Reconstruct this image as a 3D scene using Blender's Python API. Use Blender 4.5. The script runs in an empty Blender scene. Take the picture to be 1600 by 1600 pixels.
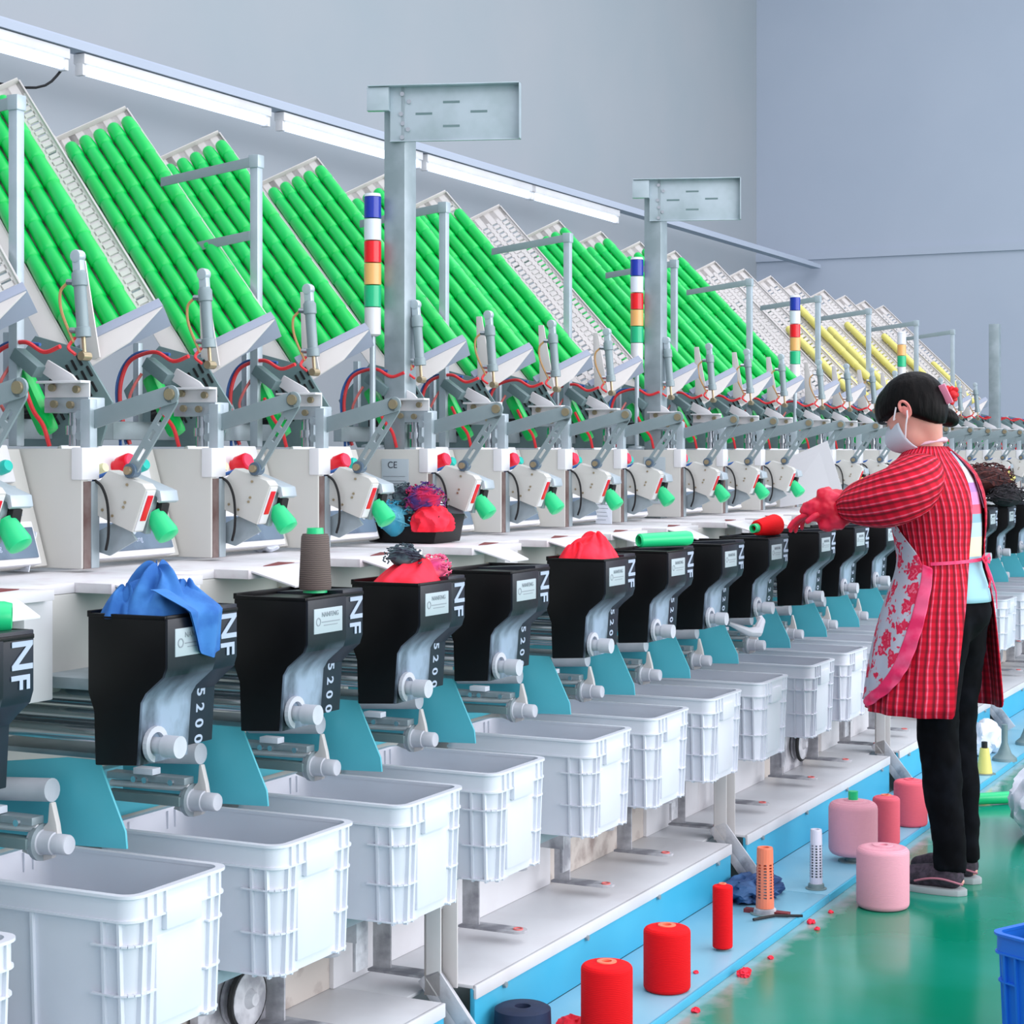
import bpy, bmesh, math, random
from mathutils import Vector, Matrix, noise
R = math.radians
sc = bpy.context.scene
col = sc.collection

# ------------------------------------------------------------------ camera, light, exposure
TH = R(26.37); CT, ST = math.cos(TH), math.sin(TH)
cam_d = bpy.data.cameras.new('camera'); cam = bpy.data.objects.new('camera', cam_d); col.objects.link(cam)
cam.location = (0, 0, 1.32); cam.rotation_euler = (R(90), 0, TH)
cam_d.sensor_width = 36; cam_d.lens = 36 * 2925 / 1600.0
cam_d.shift_y = -95 / 1600.0
cam_d.clip_start = .05; cam_d.clip_end = 200
sc.camera = cam
sc.view_settings.view_transform = 'Standard'; sc.view_settings.look = 'None'
sc.view_settings.gamma = 1.0; sc.view_settings.use_curve_mapping = False
sc.view_settings.exposure = 0.32

w = bpy.data.worlds.new('daylight'); sc.world = w; w.use_nodes = True
bg = w.node_tree.nodes['Background']; bg.inputs[0].default_value = (.84, .885, 1.0, 1); bg.inputs[1].default_value = .70

def area(name, loc, rot, sx, sy, power, color):
    l = bpy.data.lights.new(name, 'AREA'); l.shape = 'RECTANGLE'; l.size = sx; l.size_y = sy
    l.energy = power; l.color = color
    o = bpy.data.objects.new(name, l); o.location = loc; o.rotation_euler = rot; col.objects.link(o); return o
area('window_daylight', (4.6, 5.0, 2.6), (0, R(78), 0), 3.2, 15, 520, (.96, .95, 1.0))
area('overhead_fill', (-.6, 5.5, 5.2), (0, R(8), 0), 5, 14, 260, (.93, .94, 1.0))  # area lamp added overhead as soft fill, no roof window known

# ------------------------------------------------------------------ materials
def lin(c):
    return tuple(((v / 255.0) / 12.92 if v / 255.0 <= .04045 else ((v / 255.0 + .055) / 1.055) ** 2.4) for v in c) + (1.0,)
def newmat(name, rgb, rough=.5, metal=0.0, spec=.5, emit=None, es=1.0):
    m = bpy.data.materials.new(name); m.use_nodes = True
    b = m.node_tree.nodes['Principled BSDF']
    b.inputs['Base Color'].default_value = lin(rgb); b.inputs['Roughness'].default_value = rough
    b.inputs['Metallic'].default_value = metal; b.inputs['Specular IOR Level'].default_value = spec
    if emit:
        b.inputs['Emission Color'].default_value = lin(emit); b.inputs['Emission Strength'].default_value = es
    return m
def mottled(name, rgb, rgb2, scale=6, lo=.45, hi=.62, rough=.5, metal=0.0, detail=6, stretch=(1, 1, 1), bump=0.0, spec=.5):
    """two colours mixed by noise in object space: scuffs, dust, galvanised bloom"""
    m = newmat(name, rgb, rough, metal, spec); nt = m.node_tree; N = nt.nodes; L = nt.links; b = N['Principled BSDF']
    tc = N.new('ShaderNodeTexCoord'); mp = N.new('ShaderNodeMapping'); mp.inputs['Scale'].default_value = stretch
    L.new(tc.outputs['Object'], mp.inputs['Vector'])
    n = N.new('ShaderNodeTexNoise'); n.inputs['Scale'].default_value = scale; n.inputs['Detail'].default_value = detail
    L.new(mp.outputs[0], n.inputs['Vector'])
    r = N.new('ShaderNodeMapRange'); r.inputs['From Min'].default_value = lo; r.inputs['From Max'].default_value = hi
    L.new(n.outputs['Fac'], r.inputs['Value'])
    mx = N.new('ShaderNodeMix'); mx.data_type = 'RGBA'
    mx.inputs['A'].default_value = lin(rgb); mx.inputs['B'].default_value = lin(rgb2)
    L.new(r.outputs[0], mx.inputs['Factor']); L.new(mx.outputs['Result'], b.inputs['Base Color'])
    if bump:
        bp = N.new('ShaderNodeBump'); bp.inputs['Strength'].default_value = bump; bp.inputs['Distance'].default_value = .01
        L.new(n.outputs['Fac'], bp.inputs['Height']); L.new(bp.outputs[0], b.inputs['Normal'])
    return m
def thread(name, rgb, rgb2, pitch=.004):
    """wound yarn: fine bands round the package"""
    m = newmat(name, rgb, .75, 0, .25); nt = m.node_tree; N = nt.nodes; L = nt.links; b = N['Principled BSDF']
    tc = N.new('ShaderNodeTexCoord'); wv = N.new('ShaderNodeTexWave'); wv.bands_direction = 'Z'
    wv.inputs['Scale'].default_value = .32 / pitch; wv.inputs['Distortion'].default_value = 2.5; wv.inputs['Detail'].default_value = 2
    L.new(tc.outputs['Object'], wv.inputs['Vector'])
    mx = N.new('ShaderNodeMix'); mx.data_type = 'RGBA'; mx.inputs['A'].default_value = lin(rgb); mx.inputs['B'].default_value = lin(rgb2)
    L.new(wv.outputs['Fac'], mx.inputs['Factor']); L.new(mx.outputs['Result'], b.inputs['Base Color'])
    bp = N.new('ShaderNodeBump'); bp.inputs['Strength'].default_value = .25; bp.inputs['Distance'].default_value = .002
    L.new(wv.outputs['Fac'], bp.inputs['Height']); L.new(bp.outputs[0], b.inputs['Normal'])
    return m

M = {}
M['wall'] = mottled('painted wall', (156, 165, 172), (163, 168, 174), 1.2, .3, .7, .9)
M['farwall'] = mottled('pale far wall', (172, 182, 198), (178, 187, 202), 1.0, .3, .7, .9)
M['floor'] = mottled('green epoxy floor', (0, 132, 100), (30, 150, 130), 1.6, .42, .72, .16, 0, 7, (1, 1, 1), .02, .6)
m = M['floor']; N = m.node_tree.nodes; L = m.node_tree.links      # pale lint and dust swept against the edge of the blue plates
old = N['Principled BSDF'].inputs['Base Color'].links[0].from_socket
tc = N.new('ShaderNodeTexCoord'); sx_ = N.new('ShaderNodeSeparateXYZ'); L.new(tc.outputs['Object'], sx_.inputs[0])
nz = N.new('ShaderNodeTexNoise'); nz.inputs['Scale'].default_value = 9; nz.inputs['Detail'].default_value = 9; L.new(tc.outputs['Object'], nz.inputs['Vector'])
e1 = N.new('ShaderNodeMapRange'); e1.inputs['From Min'].default_value = -1.43; e1.inputs['From Max'].default_value = -1.62; e1.inputs['To Min'].default_value = -.35; e1.inputs['To Max'].default_value = .75; L.new(sx_.outputs['X'], e1.inputs['Value'])
ad = N.new('ShaderNodeMath'); ad.operation = 'ADD'; L.new(e1.outputs[0], ad.inputs[0]); L.new(nz.outputs['Fac'], ad.inputs[1])
e2 = N.new('ShaderNodeMapRange'); e2.inputs['From Min'].default_value = .72; e2.inputs['From Max'].default_value = 1.05; L.new(ad.outputs[0], e2.inputs['Value'])
mxf = N.new('ShaderNodeMix'); mxf.data_type = 'RGBA'; mxf.inputs['B'].default_value = lin((150, 172, 170)); L.new(old, mxf.inputs['A']); L.new(e2.outputs[0], mxf.inputs['Factor']); L.new(mxf.outputs['Result'], N['Principled BSDF'].inputs['Base Color'])
M['panel'] = mottled('cream machine paint', (203, 202, 196), (196, 196, 191), 3, .4, .7, .42)
M['white'] = mottled('white machine paint', (226, 226, 228), (214, 212, 214), 5, .45, .75, .38)
M['tabletop'] = mottled('worn white worktop', (228, 226, 228), (206, 196, 200), 9, .52, .7, .4)
M['crate'] = mottled('white crate plastic', (226, 228, 236), (219, 221, 230), 5, .4, .7, .42)
M['tray'] = mottled('ivory tray plastic', (214, 209, 206), (206, 201, 198), 8, .4, .7, .5)
M['steel'] = mottled('galvanised steel', (150, 163, 168), (168, 180, 186), 14, .4, .65, .42, .35)
M['steel_light'] = mottled('bright galvanised steel', (186, 198, 206), (170, 184, 190), 12, .4, .65, .4, .3)
M['arm'] = mottled('grey painted steel arm', (136, 152, 156), (146, 160, 164), 10, .4, .65, .45, .15)
M['dark_steel'] = mottled('dark greyish green sheet', (104, 128, 130), (122, 142, 144), 6, .4, .65, .5, .1)
M['chrome'] = newmat('polished metal', (190, 195, 200), .22, .9)
M['brass'] = newmat('brassy bolt', (176, 160, 130), .35, .7)
M['black'] = mottled('black moulded plastic', (7, 6, 8), (12, 11, 14), 5, .45, .7, .4, spec=.28)
M['blackrub'] = newmat('black rubber', (14, 14, 16), .6)
M['greyknob'] = mottled('pale grey knob plastic', (190, 194, 202), (208, 210, 218), 12, .4, .7, .5)
M['teal'] = mottled('teal painted sheet', (86, 188, 204), (96, 194, 208), 6, .45, .75, .42)
M['cyan'] = mottled('sky blue painted panel', (64, 176, 212), (78, 184, 216), 4, .4, .8, .38)
M['apron'] = mottled('pale blue deck plate', (122, 184, 208), (146, 194, 212), 3, .35, .7, .36)
M['green'] = mottled('green plastic cone', (0, 198, 84), (8, 204, 98), 10, .4, .7, .3)
M['mint'] = newmat('mint green plastic', (30, 205, 130), .35)
M['yellow'] = newmat('pale yellow plastic cone', (226, 216, 120), .45)
M['red_btn'] = newmat('red button', (236, 12, 40), .3)
M['pink_btn'] = newmat('button face pink red', (240, 50, 84), .35)
M['teal_btn'] = newmat('teal button', (24, 186, 170), .35)
M['cream_btn'] = newmat('cream button', (226, 222, 176), .4)
M['hose_red'] = newmat('red air hose', (226, 52, 58), .4)
M['hose_pink'] = newmat('pale red air hose', (235, 120, 116), .4)
M['hose_blue'] = newmat('blue air hose', (52, 100, 170), .4)
M['hose_tan'] = newmat('tan wire', (196, 150, 96), .5)
M['grime'] = mottled('dusty grey metal', (196, 196, 200), (140, 140, 146), 16, .42, .62, .8, 0, 8, (1, 1, 1), .4)
M['dirt'] = mottled('lint covered cream panel', (204, 196, 188), (152, 138, 132), 12, .48, .66, .85, 0, 9, (1, 1, 1), .3)
M['slate'] = mottled('slate blue control panel', (80, 100, 120), (104, 124, 142), 10, .5, .66, .4)
M['panelgrey'] = newmat('pale grey label sheet', (178, 190, 196), .5)
M['ink'] = newmat('dark ink', (60, 66, 76), .6)
M['fadeink'] = newmat('faded grey ink', (136, 144, 152), .6)
M['letter'] = newmat('silver lettering', (176, 188, 208), .5)
M['paper'] = newmat('white paper', (222, 228, 238), .8)
M['board'] = newmat('white card', (220, 219, 222), .7)
M['lamp'] = newmat('lit tube', (225, 235, 255), .5, emit=(214, 228, 255), es=1.15)
M['lamp_red'] = newmat('red lens', (240, 20, 34), .25); M['lamp_blue'] = newmat('blue lens', (28, 54, 168), .25)
M['lamp_white'] = newmat('white lens', (226, 230, 240), .3); M['lamp_yellow'] = newmat('amber lens', (240, 180, 110), .3)
M['lamp_green'] = newmat('green lens', (30, 186, 130), .3)
M['rust'] = mottled('rusty grey edge', (120, 104, 100), (96, 72, 68), 20, .4, .6, .6)
M['maroon'] = newmat('dark red feed slot', (120, 40, 44), .6)
M['label_red'] = newmat('red sensor window', (222, 20, 40), .35)

# ------------------------------------------------------------------ mesh helpers
class MB:
    def __init__(s): s.bm = bmesh.new()
    def verts(s, pts): return [s.bm.verts.new(p) for p in pts]
    def face(s, vs):
        try: return s.bm.faces.new(vs)
        except ValueError: return None
    def box(s, x0, x1, y0, y1, z0, z1):
        v = s.verts([(x, y, z) for x in (x0, x1) for y in (y0, y1) for z in (z0, z1)])
        for q in ((0, 1, 3, 2), (4, 6, 7, 5), (0, 4, 5, 1), (2, 3, 7, 6), (0, 2, 6, 4), (1, 5, 7, 3)): s.face([v[i] for i in q])
        return s
    def obox(s, c, ax, sz):
        """box centred at c, axes ax (three vectors), full sizes sz"""
        c = Vector(c); a = [Vector(k) for k in ax]
        v = s.verts([c + a[0] * sz[0] * i / 2 + a[1] * sz[1] * j / 2 + a[2] * sz[2] * k / 2 for i in (-1, 1) for j in (-1, 1) for k in (-1, 1)])
        for q in ((0, 1, 3, 2), (4, 6, 7, 5), (0, 4, 5, 1), (2, 3, 7, 6), (0, 2, 6, 4), (1, 5, 7, 3)): s.face([v[i] for i in q])
        return s
    def prism(s, pts, y0, y1):
        """outline of (x, z) points extruded in y"""
        a = s.verts([(x, y0, z) for x, z in pts]); b = s.verts([(x, y1, z) for x, z in pts]); n = len(pts)
        s.face(a); s.face(b[::-1])
        for i in range(n): s.face([a[i], b[i], b[(i + 1) % n], a[(i + 1) % n]])
        return s
    def sweep(s, pts, nrm_pts):
        """two matching outlines joined into a closed solid"""
        a = s.verts(pts); b = s.verts(nrm_pts); n = len(pts)
        s.face(a); s.face(b[::-1])
        for i in range(n): s.face([a[i], b[i], b[(i + 1) % n], a[(i + 1) % n]])
        return s
    def tube(s, path, r, n=8, cap=True, soft=False):
        if soft and len(path) > 2:      # Catmull-Rom rounding for hoses and wires
            P_ = [Vector(p) for p in path]; P_ = [P_[0] * 2 - P_[1]] + P_ + [P_[-1] * 2 - P_[-2]]; q_ = []
            for i in range(1, len(P_) - 2):
                for k in range(5):
                    t = k / 5; a, b, c, d = P_[i - 1:i + 3]; q_.append(.5 * ((2 * b) + (c - a) * t + (2 * a - 5 * b + 4 * c - d) * t * t + (3 * b - a - 3 * c + d) * t ** 3))
            path = q_ + [P_[-2]]
        path = [Vector(p) for p in path]; rs = r if isinstance(r, (list, tuple)) else [r] * len(path)
        rings = []; up = None
        for i, p in enumerate(path):
            t = (path[min(i + 1, len(path) - 1)] - path[max(i - 1, 0)]).normalized()
            if up is None: up = Vector((0, 0, 1)) if abs(t.z) < .9 else Vector((1, 0, 0))
            a = t.cross(up)
            if a.length < 1e-4: a = t.cross(Vector((0, 1, 0)))
            a.normalize(); b = a.cross(t).normalized(); up = b
            rings.append(s.verts([p + (a * math.cos(k * 2 * math.pi / n) + b * math.sin(k * 2 * math.pi / n)) * rs[i] for k in range(n)]))
        for i in range(len(rings) - 1):
            for k in range(n): s.face([rings[i][k], rings[i][(k + 1) % n], rings[i + 1][(k + 1) % n], rings[i + 1][k]])
        if cap: s.face(rings[0][::-1]); s.face(rings[-1])
        return s
    def lathe(s, prof, o=(0, 0, 0), ax=(0, 0, 1), n=20):
        """profile of (radius, height) along ax"""
        o = Vector(o); t = Vector(ax).normalized(); h = Vector((1, 0, 0)) if abs(t.x) < .9 else Vector((0, 1, 0))
        a = t.cross(h).normalized(); b = t.cross(a)
        rings = []
        for r, z in prof:
            if r < 1e-6: rings.append([s.bm.verts.new(o + t * z)])
            else: rings.append(s.verts([o + t * z + (a * math.cos(k * 2 * math.pi / n) + b * math.sin(k * 2 * math.pi / n)) * r for k in range(n)]))
        for A, B in zip(rings, rings[1:]):
            for k in range(n):
                if len(A) == 1 and len(B) == 1: continue
                if len(A) == 1: s.face([A[0], B[(k + 1) % n], B[k]])
                elif len(B) == 1: s.face([A[k], A[(k + 1) % n], B[0]])
                else: s.face([A[k], A[(k + 1) % n], B[(k + 1) % n], B[k]])
        return s
    def cyl(s, p0, p1, r, n=14):
        p0 = Vector(p0); p1 = Vector(p1); L = (p1 - p0).length
        return s.lathe([(0, 0), (r, 0), (r, L), (0, L)], p0, p1 - p0, n)
    def blob(s, c, rad, amp=.15, freq=8, seed=0, sub=4, ridge=True, flat=None):
        tmp = bmesh.new(); bmesh.ops.create_icosphere(tmp, subdivisions=sub, radius=1)
        m = {}
        for v in tmp.verts:
            d = v.co.normalized(); q = Vector((d.x * rad[0], d.y * rad[1], d.z * rad[2])) * freq + Vector((seed * 7.3, seed * 3.1, seed))
            k = noise.noise(q) + .5 * noise.noise(q * 2.1)
            k = (1 - abs(k) * 2.2) if ridge else k
            f = 1 + amp * k
            p = Vector((d.x * rad[0], d.y * rad[1], d.z * rad[2])) * f
            if flat is not None: p.z = max(p.z, flat)
            m[v] = s.bm.verts.new(Vector(c) + p)
        for f in tmp.faces: s.face([m[v] for v in f.verts])
        tmp.free(); return s
    def grid(s, fn, nu, nv):
        g = [[s.bm.verts.new(fn(i / (nu - 1), j / (nv - 1))) for j in range(nv)] for i in range(nu)]
        for i in range(nu - 1):
            for j in range(nv - 1): s.face([g[i][j], g[i + 1][j], g[i + 1][j + 1], g[i][j + 1]])
        return g
    def mesh(s, name, m, bevel=0, org=(0, 0, 0), smooth=35, seg=2, recalc=True):
        bm = s.bm
        if recalc: bmesh.ops.recalc_face_normals(bm, faces=bm.faces[:])
        if bevel:
            es = [e for e in bm.edges if len(e.link_faces) == 2 and e.calc_face_angle(0) > R(28)]
            bmesh.ops.bevel(bm, geom=es, offset=bevel, segments=seg, affect='EDGES', clamp_overlap=True, profile=.6)
        o = Vector(org)
        for v in bm.verts: v.co -= o
        me = bpy.data.meshes.new(name); bm.to_mesh(me); bm.free()
        for mm in (m if isinstance(m, (list, tuple)) else [m]): me.materials.append(mm)
        for p in me.polygons: p.use_smooth = True
        me.set_sharp_from_angle(angle=R(smooth))
        return me
ORG = Vector((0, 0, 0))
def part(mb, name, m, parent=None, bevel=0, smooth=35, label=None, seg=2, stuff=False, recalc=True):
    """link a mesh builder as ONE object; its points are relative to the thing's origin ORG"""
    me = mb.mesh(name, m, bevel, ORG, smooth, seg, recalc)
    o = bpy.data.objects.new(name, me); col.objects.link(o)
    if parent is not None: o.parent = parent
    if label: o['label'] = label
    if stuff: o['kind'] = 'stuff'
    return o
def tag(o, label=None, cat=None, group=None, kind=None):
    if label: o['label'] = label
    if cat: o['category'] = cat
    if group: o['group'] = group
    if kind: o['kind'] = kind
    return o
def thing(name, loc):
    global ORG
    o = bpy.data.objects.new(name, None); o.empty_display_size = .05; o.location = loc; col.objects.link(o); ORG = Vector(loc); return o
def single(mb, name, m, org, label, cat, group=None, bevel=0, smooth=35, kind=None):
    global ORG
    ORG = Vector(org); o = part(mb, name, m, None, bevel, smooth); o.location = org
    return tag(o, label, cat, group, kind)
def structure(mb, name, m, bevel=0):
    global ORG
    ORG = Vector((0, 0, 0)); o = part(mb, name, m, None, bevel); o['kind'] = 'structure'; return o
def copy_tree(o, parent=None):
    c = o.copy(); col.objects.link(c); c.parent = parent
    for ch in [k for k in o.children]: copy_tree(ch, c)
    return c
def placed(root, y, first):
    """the prototype itself the first time, then copies of it with their parts"""
    r = root if first else copy_tree(root)
    return r
def text_mesh(body, size, ext, m, name, mat4, parent, label=None, sx=1.0, bold=0.0):
    cu = bpy.data.curves.new('t', 'FONT'); cu.body = body; cu.size = size; cu.extrude = ext; cu.offset = bold
    cu.align_x = 'LEFT'; cu.align_y = 'BOTTOM'
    t = bpy.data.objects.new('t', cu); col.objects.link(t)
    dg = bpy.context.evaluated_depsgraph_get(); me = bpy.data.meshes.new_from_object(t.evaluated_get(dg))
    bpy.data.objects.remove(t); bpy.data.curves.remove(cu)
    for v in me.vertices: v.co = mat4 @ Vector((v.co.x * sx, v.co.y, v.co.z)) - ORG
    me.materials.clear(); me.materials.append(m)
    o = bpy.data.objects.new(name, me); col.objects.link(o); o.parent = parent
    if label: o['label'] = label
    return o
ORD = ['first', 'second', 'third', 'fourth', 'fifth', 'sixth', 'seventh', 'eighth', 'ninth', 'tenth', 'eleventh', 'twelfth', 'thirteenth',
       'fourteenth', 'fifteenth', 'sixteenth', 'seventeenth', 'eighteenth', 'nineteenth', 'twentieth', 'twenty-first', 'twenty-second', 'twenty-third', 'twenty-fourth', 'twenty-fifth']
def unit_y(n):            # n = 0 is the first unit of the section nearest the camera
    k, j = n // 4, n % 4
    return 2.47 + 1.78 * k + .42 * j
NMAX = 24

# ------------------------------------------------------------------ setting
structure(MB().box(-6, 9, -4, 16, -.1, 0), 'floor', M['floor'])
structure(MB().box(-5.0, -4.8, -4, 14.0, 0, 6.2), 'wall_left', M['wall'])
structure(MB().box(-5.0, 7, 14.0, 14.2, 0, 6.2), 'wall_back', M['farwall'])
structure(MB().box(-4.8, 6.9, 13.98, 14.0, 2.80, 2.86), 'trim_1', M['farwall'])

# ------------------------------------------------------------------ ceiling-hung tube lights behind the machine
b = MB(); b.box(-4.335, -4.265, 3.4, 13.95, 2.725, 2.755); b.box(-4.335, -4.325, 3.4, 13.95, 2.755, 2.78)
single(b, 'cable_tray', M['farwall'], (-4.3, 3.4, 2.74), 'long narrow metal tray that the tube lights hang under by the wall', 'cable tray')
fx = thing('tube_light', (-4.3, 3.98, 2.667))
part(MB().box(-4.325, -4.275, 3.98, 5.16, 2.685, 2.722), 'housing', M['white'], fx, .004)
part(MB().cyl((-4.3, 4.0, 2.667), (-4.3, 5.14, 2.667), .018), 'tube', M['lamp'], fx)
for ye in (3.98, 5.14): part(MB().box(-4.318, -4.282, ye, ye + .02, 2.645, 2.69), 'end_cap', M['white'], fx, .003)
for i, y in enumerate((3.98, 5.235, 6.505, 7.73, 8.86)):
    o = fx if i == 0 else copy_tree(fx); o.location.y = y
    tag(o, ['lit white tube light cut off by the left edge of the picture', 'lit white tube light above the first two racks of green cones',
            'lit white tube light partly hidden by the near square pillar', 'lit white tube light just right of the near pillar',
            'far lit tube light ending left of the second pillar'][i], 'tube light', 'tube lights on the cable tray')
for i, (y, z) in enumerate(((5.18, 2.64),)):
    p = [(-4.31, y, z + .03), (-4.36, y - .1, z - .06 - .06 * i), (-4.5, y - .35, z - .05), (-4.78, y - .9 + i * .5, z - .04 - .2 * i)]
    single(MB().tube(p, .005, 6, soft=True), 'light_cable', M['blackrub'], (-4.31, y, z), ['black cable running left from the gap between the first two tube lights', 'dark cable drooping to the wall from the gap after the second tube light'][i], 'cable')

# ------------------------------------------------------------------ machine base, one per section of four units
XB = -1.88
base = thing('machine_base', (-1.9, 0, 0))
b = MB(); b.box(XB - .012, XB, -.64, 1.0, .02, .15); part(b, 'kick_panel', M['cyan'], base, .002)
for yy in (-.5, -.05, .42, .88): part(MB().cyl((XB, yy, .125), (XB + .008, yy, .125), .007, 8), 'screw', M['steel'], base)
b = MB(); b.box(-2.16, XB + .002, -.64, 1.0, .15, .158); b.box(XB - .006, XB + .004, -.64, 1.0, .128, .158); b.box(-2.16, -1.97, 1.0, 1.14, .15, .158)
part(b, 'deck', M['white'], base, .002)
part(MB().box(XB, -1.606, -.705, 1.07, 0, .02), 'apron_plate', M['apron'], base, .003)
part(MB().box(-1.608, -1.600, -.705, 1.07, .0, .022), 'apron_edge', M['cyan'], base, .003)
part(MB().box(-2.17, -2.14, -.36, .30, .158, .37), 'lower_panel', M['white'], base, .003)
part(MB().box(-2.18, -2.15, .30, .98, .158, .37), 'lower_panel', M['dirt'], base, .003, label='lower panel grey with lint')
part(MB().box(-2.17, -2.14, .98, 1.42, .158, .37), 'lower_panel', M['white'], base, .003)
part(MB().box(-2.36, -2.16, -.40, 1.378, .90, 1.07), 'body_shell', M['panel'], base, .004)
part(MB().box(-2.42, -2.36, -.40, 1.378, .158, 1.07), 'rear_shell', M['panel'], base, .004)
part(MB().box(-2.36, -2.33, -.39, 1.378, .60, .70), 'teal_beam', M['teal'], base, .003)
for yy in (1.03, 1.105):
    b = MB(); b.box(-1.945, -1.938, yy, yy + .042, .158, .372); b.box(-1.945, -1.905, yy, yy + .005, .158, .372); part(b, 'post', M['tray'], base, .0015)
b = MB(); b.sweep([(-1.945, 1.03, .20), (-1.945, 1.10, .20), (-1.80, 1.10, .022), (-1.80, 1.03, .022)], [(-1.96, 1.03, .185), (-1.96, 1.10, .185), (-1.82, 1.10, .002), (-1.82, 1.03, .002)])
b.sweep([(-1.945, 1.03, .20), (-1.945, 1.036, .20), (-1.80, 1.036, .022), (-1.80, 1.03, .022)], [(-1.91, 1.03, .215), (-1.91, 1.036, .215), (-1.77, 1.036, .04), (-1.77, 1.03, .04)])
part(b, 'foot', M['grime'], base, .0015)
b = MB(); b.sweep([(-2.30, -.38, .345), (-2.30, 1.38, .345), (-2.0, 1.38, .345), (-2.0, -.38, .345)], [(-2.30, -.38, .370), (-2.30, 1.38, .370), (-2.0, 1.38, .370), (-2.0, -.38, .370)])
part(b, 'crate_shelf', M['steel_light'], base, .003)
for yy in (.10, .86): b = MB(); b.box(-2.16, -2.01, yy, yy + .008, .30, .345); b.box(-2.02, -2.012, yy, yy + .05, .24, .345); part(b, 'shelf_bracket', M['grime'], base, .0015)
for i, k in enumerate(range(-1, 6)):
    o = base if i == 0 else copy_tree(base); o.location = (-1.9, 2.47 + 1.78 * k, 0)
    tag(o, ['white machine base section cut off by the left edge', 'machine base section under the two nearest white crates with deck and blue kick panel',
            'machine base section with sky blue kick panel behind the red spools', 'machine base section with blue kick panel beside the large pink spool on its stand',
            'machine base section behind the legs of the person', 'machine base section right of the person by the yellow tube', 'farthest machine base section at the right edge'][i],
        'machine base', 'base sections of the winding machine')

# wheel drive seen under the crates
g = thing('belt_drive', (-2.06, 3.0, .16))
part(MB().box(-2.14, -2.12, 2.93, 3.16, .158, .345), 'mounting_plate', M['grime'], g, .003)
part(MB().lathe([(.0, 0), (.055, 0), (.055, .006), (.045, .01), (.045, .022), (.055, .026), (.055, .032), (.02, .032), (.012, .045), (0, .045)], (-2.115, 3.05, .25), (1, 0, 0), 24), 'pulley', M['grime'], g)
part(MB().tube([(-2.09 , 3.05 + .058 * math.cos(a), .25 + .058 * math.sin(a)) for a in [k * math.pi / 10 for k in range(21)]], .006, 6), 'belt', M['blackrub'], g)
tag(g, 'dusty round belt pulley on a lint-grey plate under the second full crate', 'belt drive', 'belt drives under the shelf')
o = copy_tree(g); o.location = (-2.06, 6.55, .16); tag(o, 'dusty belt pulley beneath the farthest crate left of the person', 'belt drive', 'belt drives under the shelf')

# hook brackets below the crates
hb = thing('hook_bracket', (-2.1, .24, .18))
b = MB(); b.box(-2.10, -2.055, .237, .243, .185, .335); part(b, 'upright', M['grime'], hb, .0015)
for z in (.332, .184):
    b = MB(); n = 14
    out = [(-2.10, .215), (-1.955, .215)] + [(-1.955 + .025 * math.sin(a), .24 - .025 * math.cos(a)) for a in [k * math.pi / n for k in range(1, n)]] + [(-1.955, .265), (-2.10, .265)]
    b.sweep([(x, y, z) for x, y in out], [(x, y, z + .006) for x, y in out]); t_ = part(b, 'tongue', M['grime'], hb, .001)
    part(MB().lathe([(.009, 0), (.012, 0), (.012, .004), (.009, .004), (.009, 0)], (-1.952, .24, z + .005)), 'ring', M['hose_pink'], t_)

# ------------------------------------------------------------------ winding unit (frame panel, control panel, arm, head)
def ring_plate(b, c, r, y0, y1, n=16): b.lathe([(0, 0), (r, 0), (r, y1 - y0), (0, y1 - y0)], (c[0], y0, c[1]), (0, 1, 0), n)
def slotted_bar(b, p0, p1, wd, y0, y1, slots):
    """flat bar in the XZ plane, rounded ends, with through slots (as fractions of length)"""
    p0 = Vector((p0[0], p0[1])); p1 = Vector((p1[0], p1[1])); L = (p1 - p0).length; t = (p1 - p0) / L; n = Vector((-t.y, t.x)); h = wd / 2
    def P(a, c): q = p0 + t * a + n * c; return (q.x, q.y)
    hs = wd * .17
    b.prism([P(0, hs), P(L, hs), P(L, h), P(0, h)], y0, y1); b.prism([P(0, -h), P(L, -h), P(L, -hs), P(0, -hs)], y0, y1)
    cur = 0
    for s0, s1 in list(slots) + [(1, 1)]:
        if s0 * L > cur: b.prism([P(cur, -hs), P(s0 * L, -hs), P(s0 * L, hs), P(cur, hs)], y0, y1)
        cur = s1 * L
    ring_plate(b, (p0.x, p0.y), h, y0, y1); ring_plate(b, (p1.x, p1.y), h, y0, y1)

U = thing('winding_unit', (-2.3, 0, 1.09))
# side housing: beige face towards the camera, white front strip
part(MB().box(-2.62, -2.322, -.055, -.035, 1.095, 1.325), 'side_panel', M['panel'], U, .003)
b = MB(); b.box(-2.345, -2.318, -.058, -.006, 1.265, 1.327); part(b, 'front_strip', M['white'], U, .003)
b = MB(); b.box(-2.36, -2.320, -.05, -.03, 1.095, 1.262); part(b, 'recess_edge', M['rust'], U)
b = MB(); b.box(-2.35, -2.318, -.03, -.006, 1.095, 1.262); part(b, 'channel', M['steel'], U, .002)
part(MB().box(-2.346, -2.322, -.03, -.008, 1.325, 1.42), 'upright', M['steel_light'], U, .002)
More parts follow.
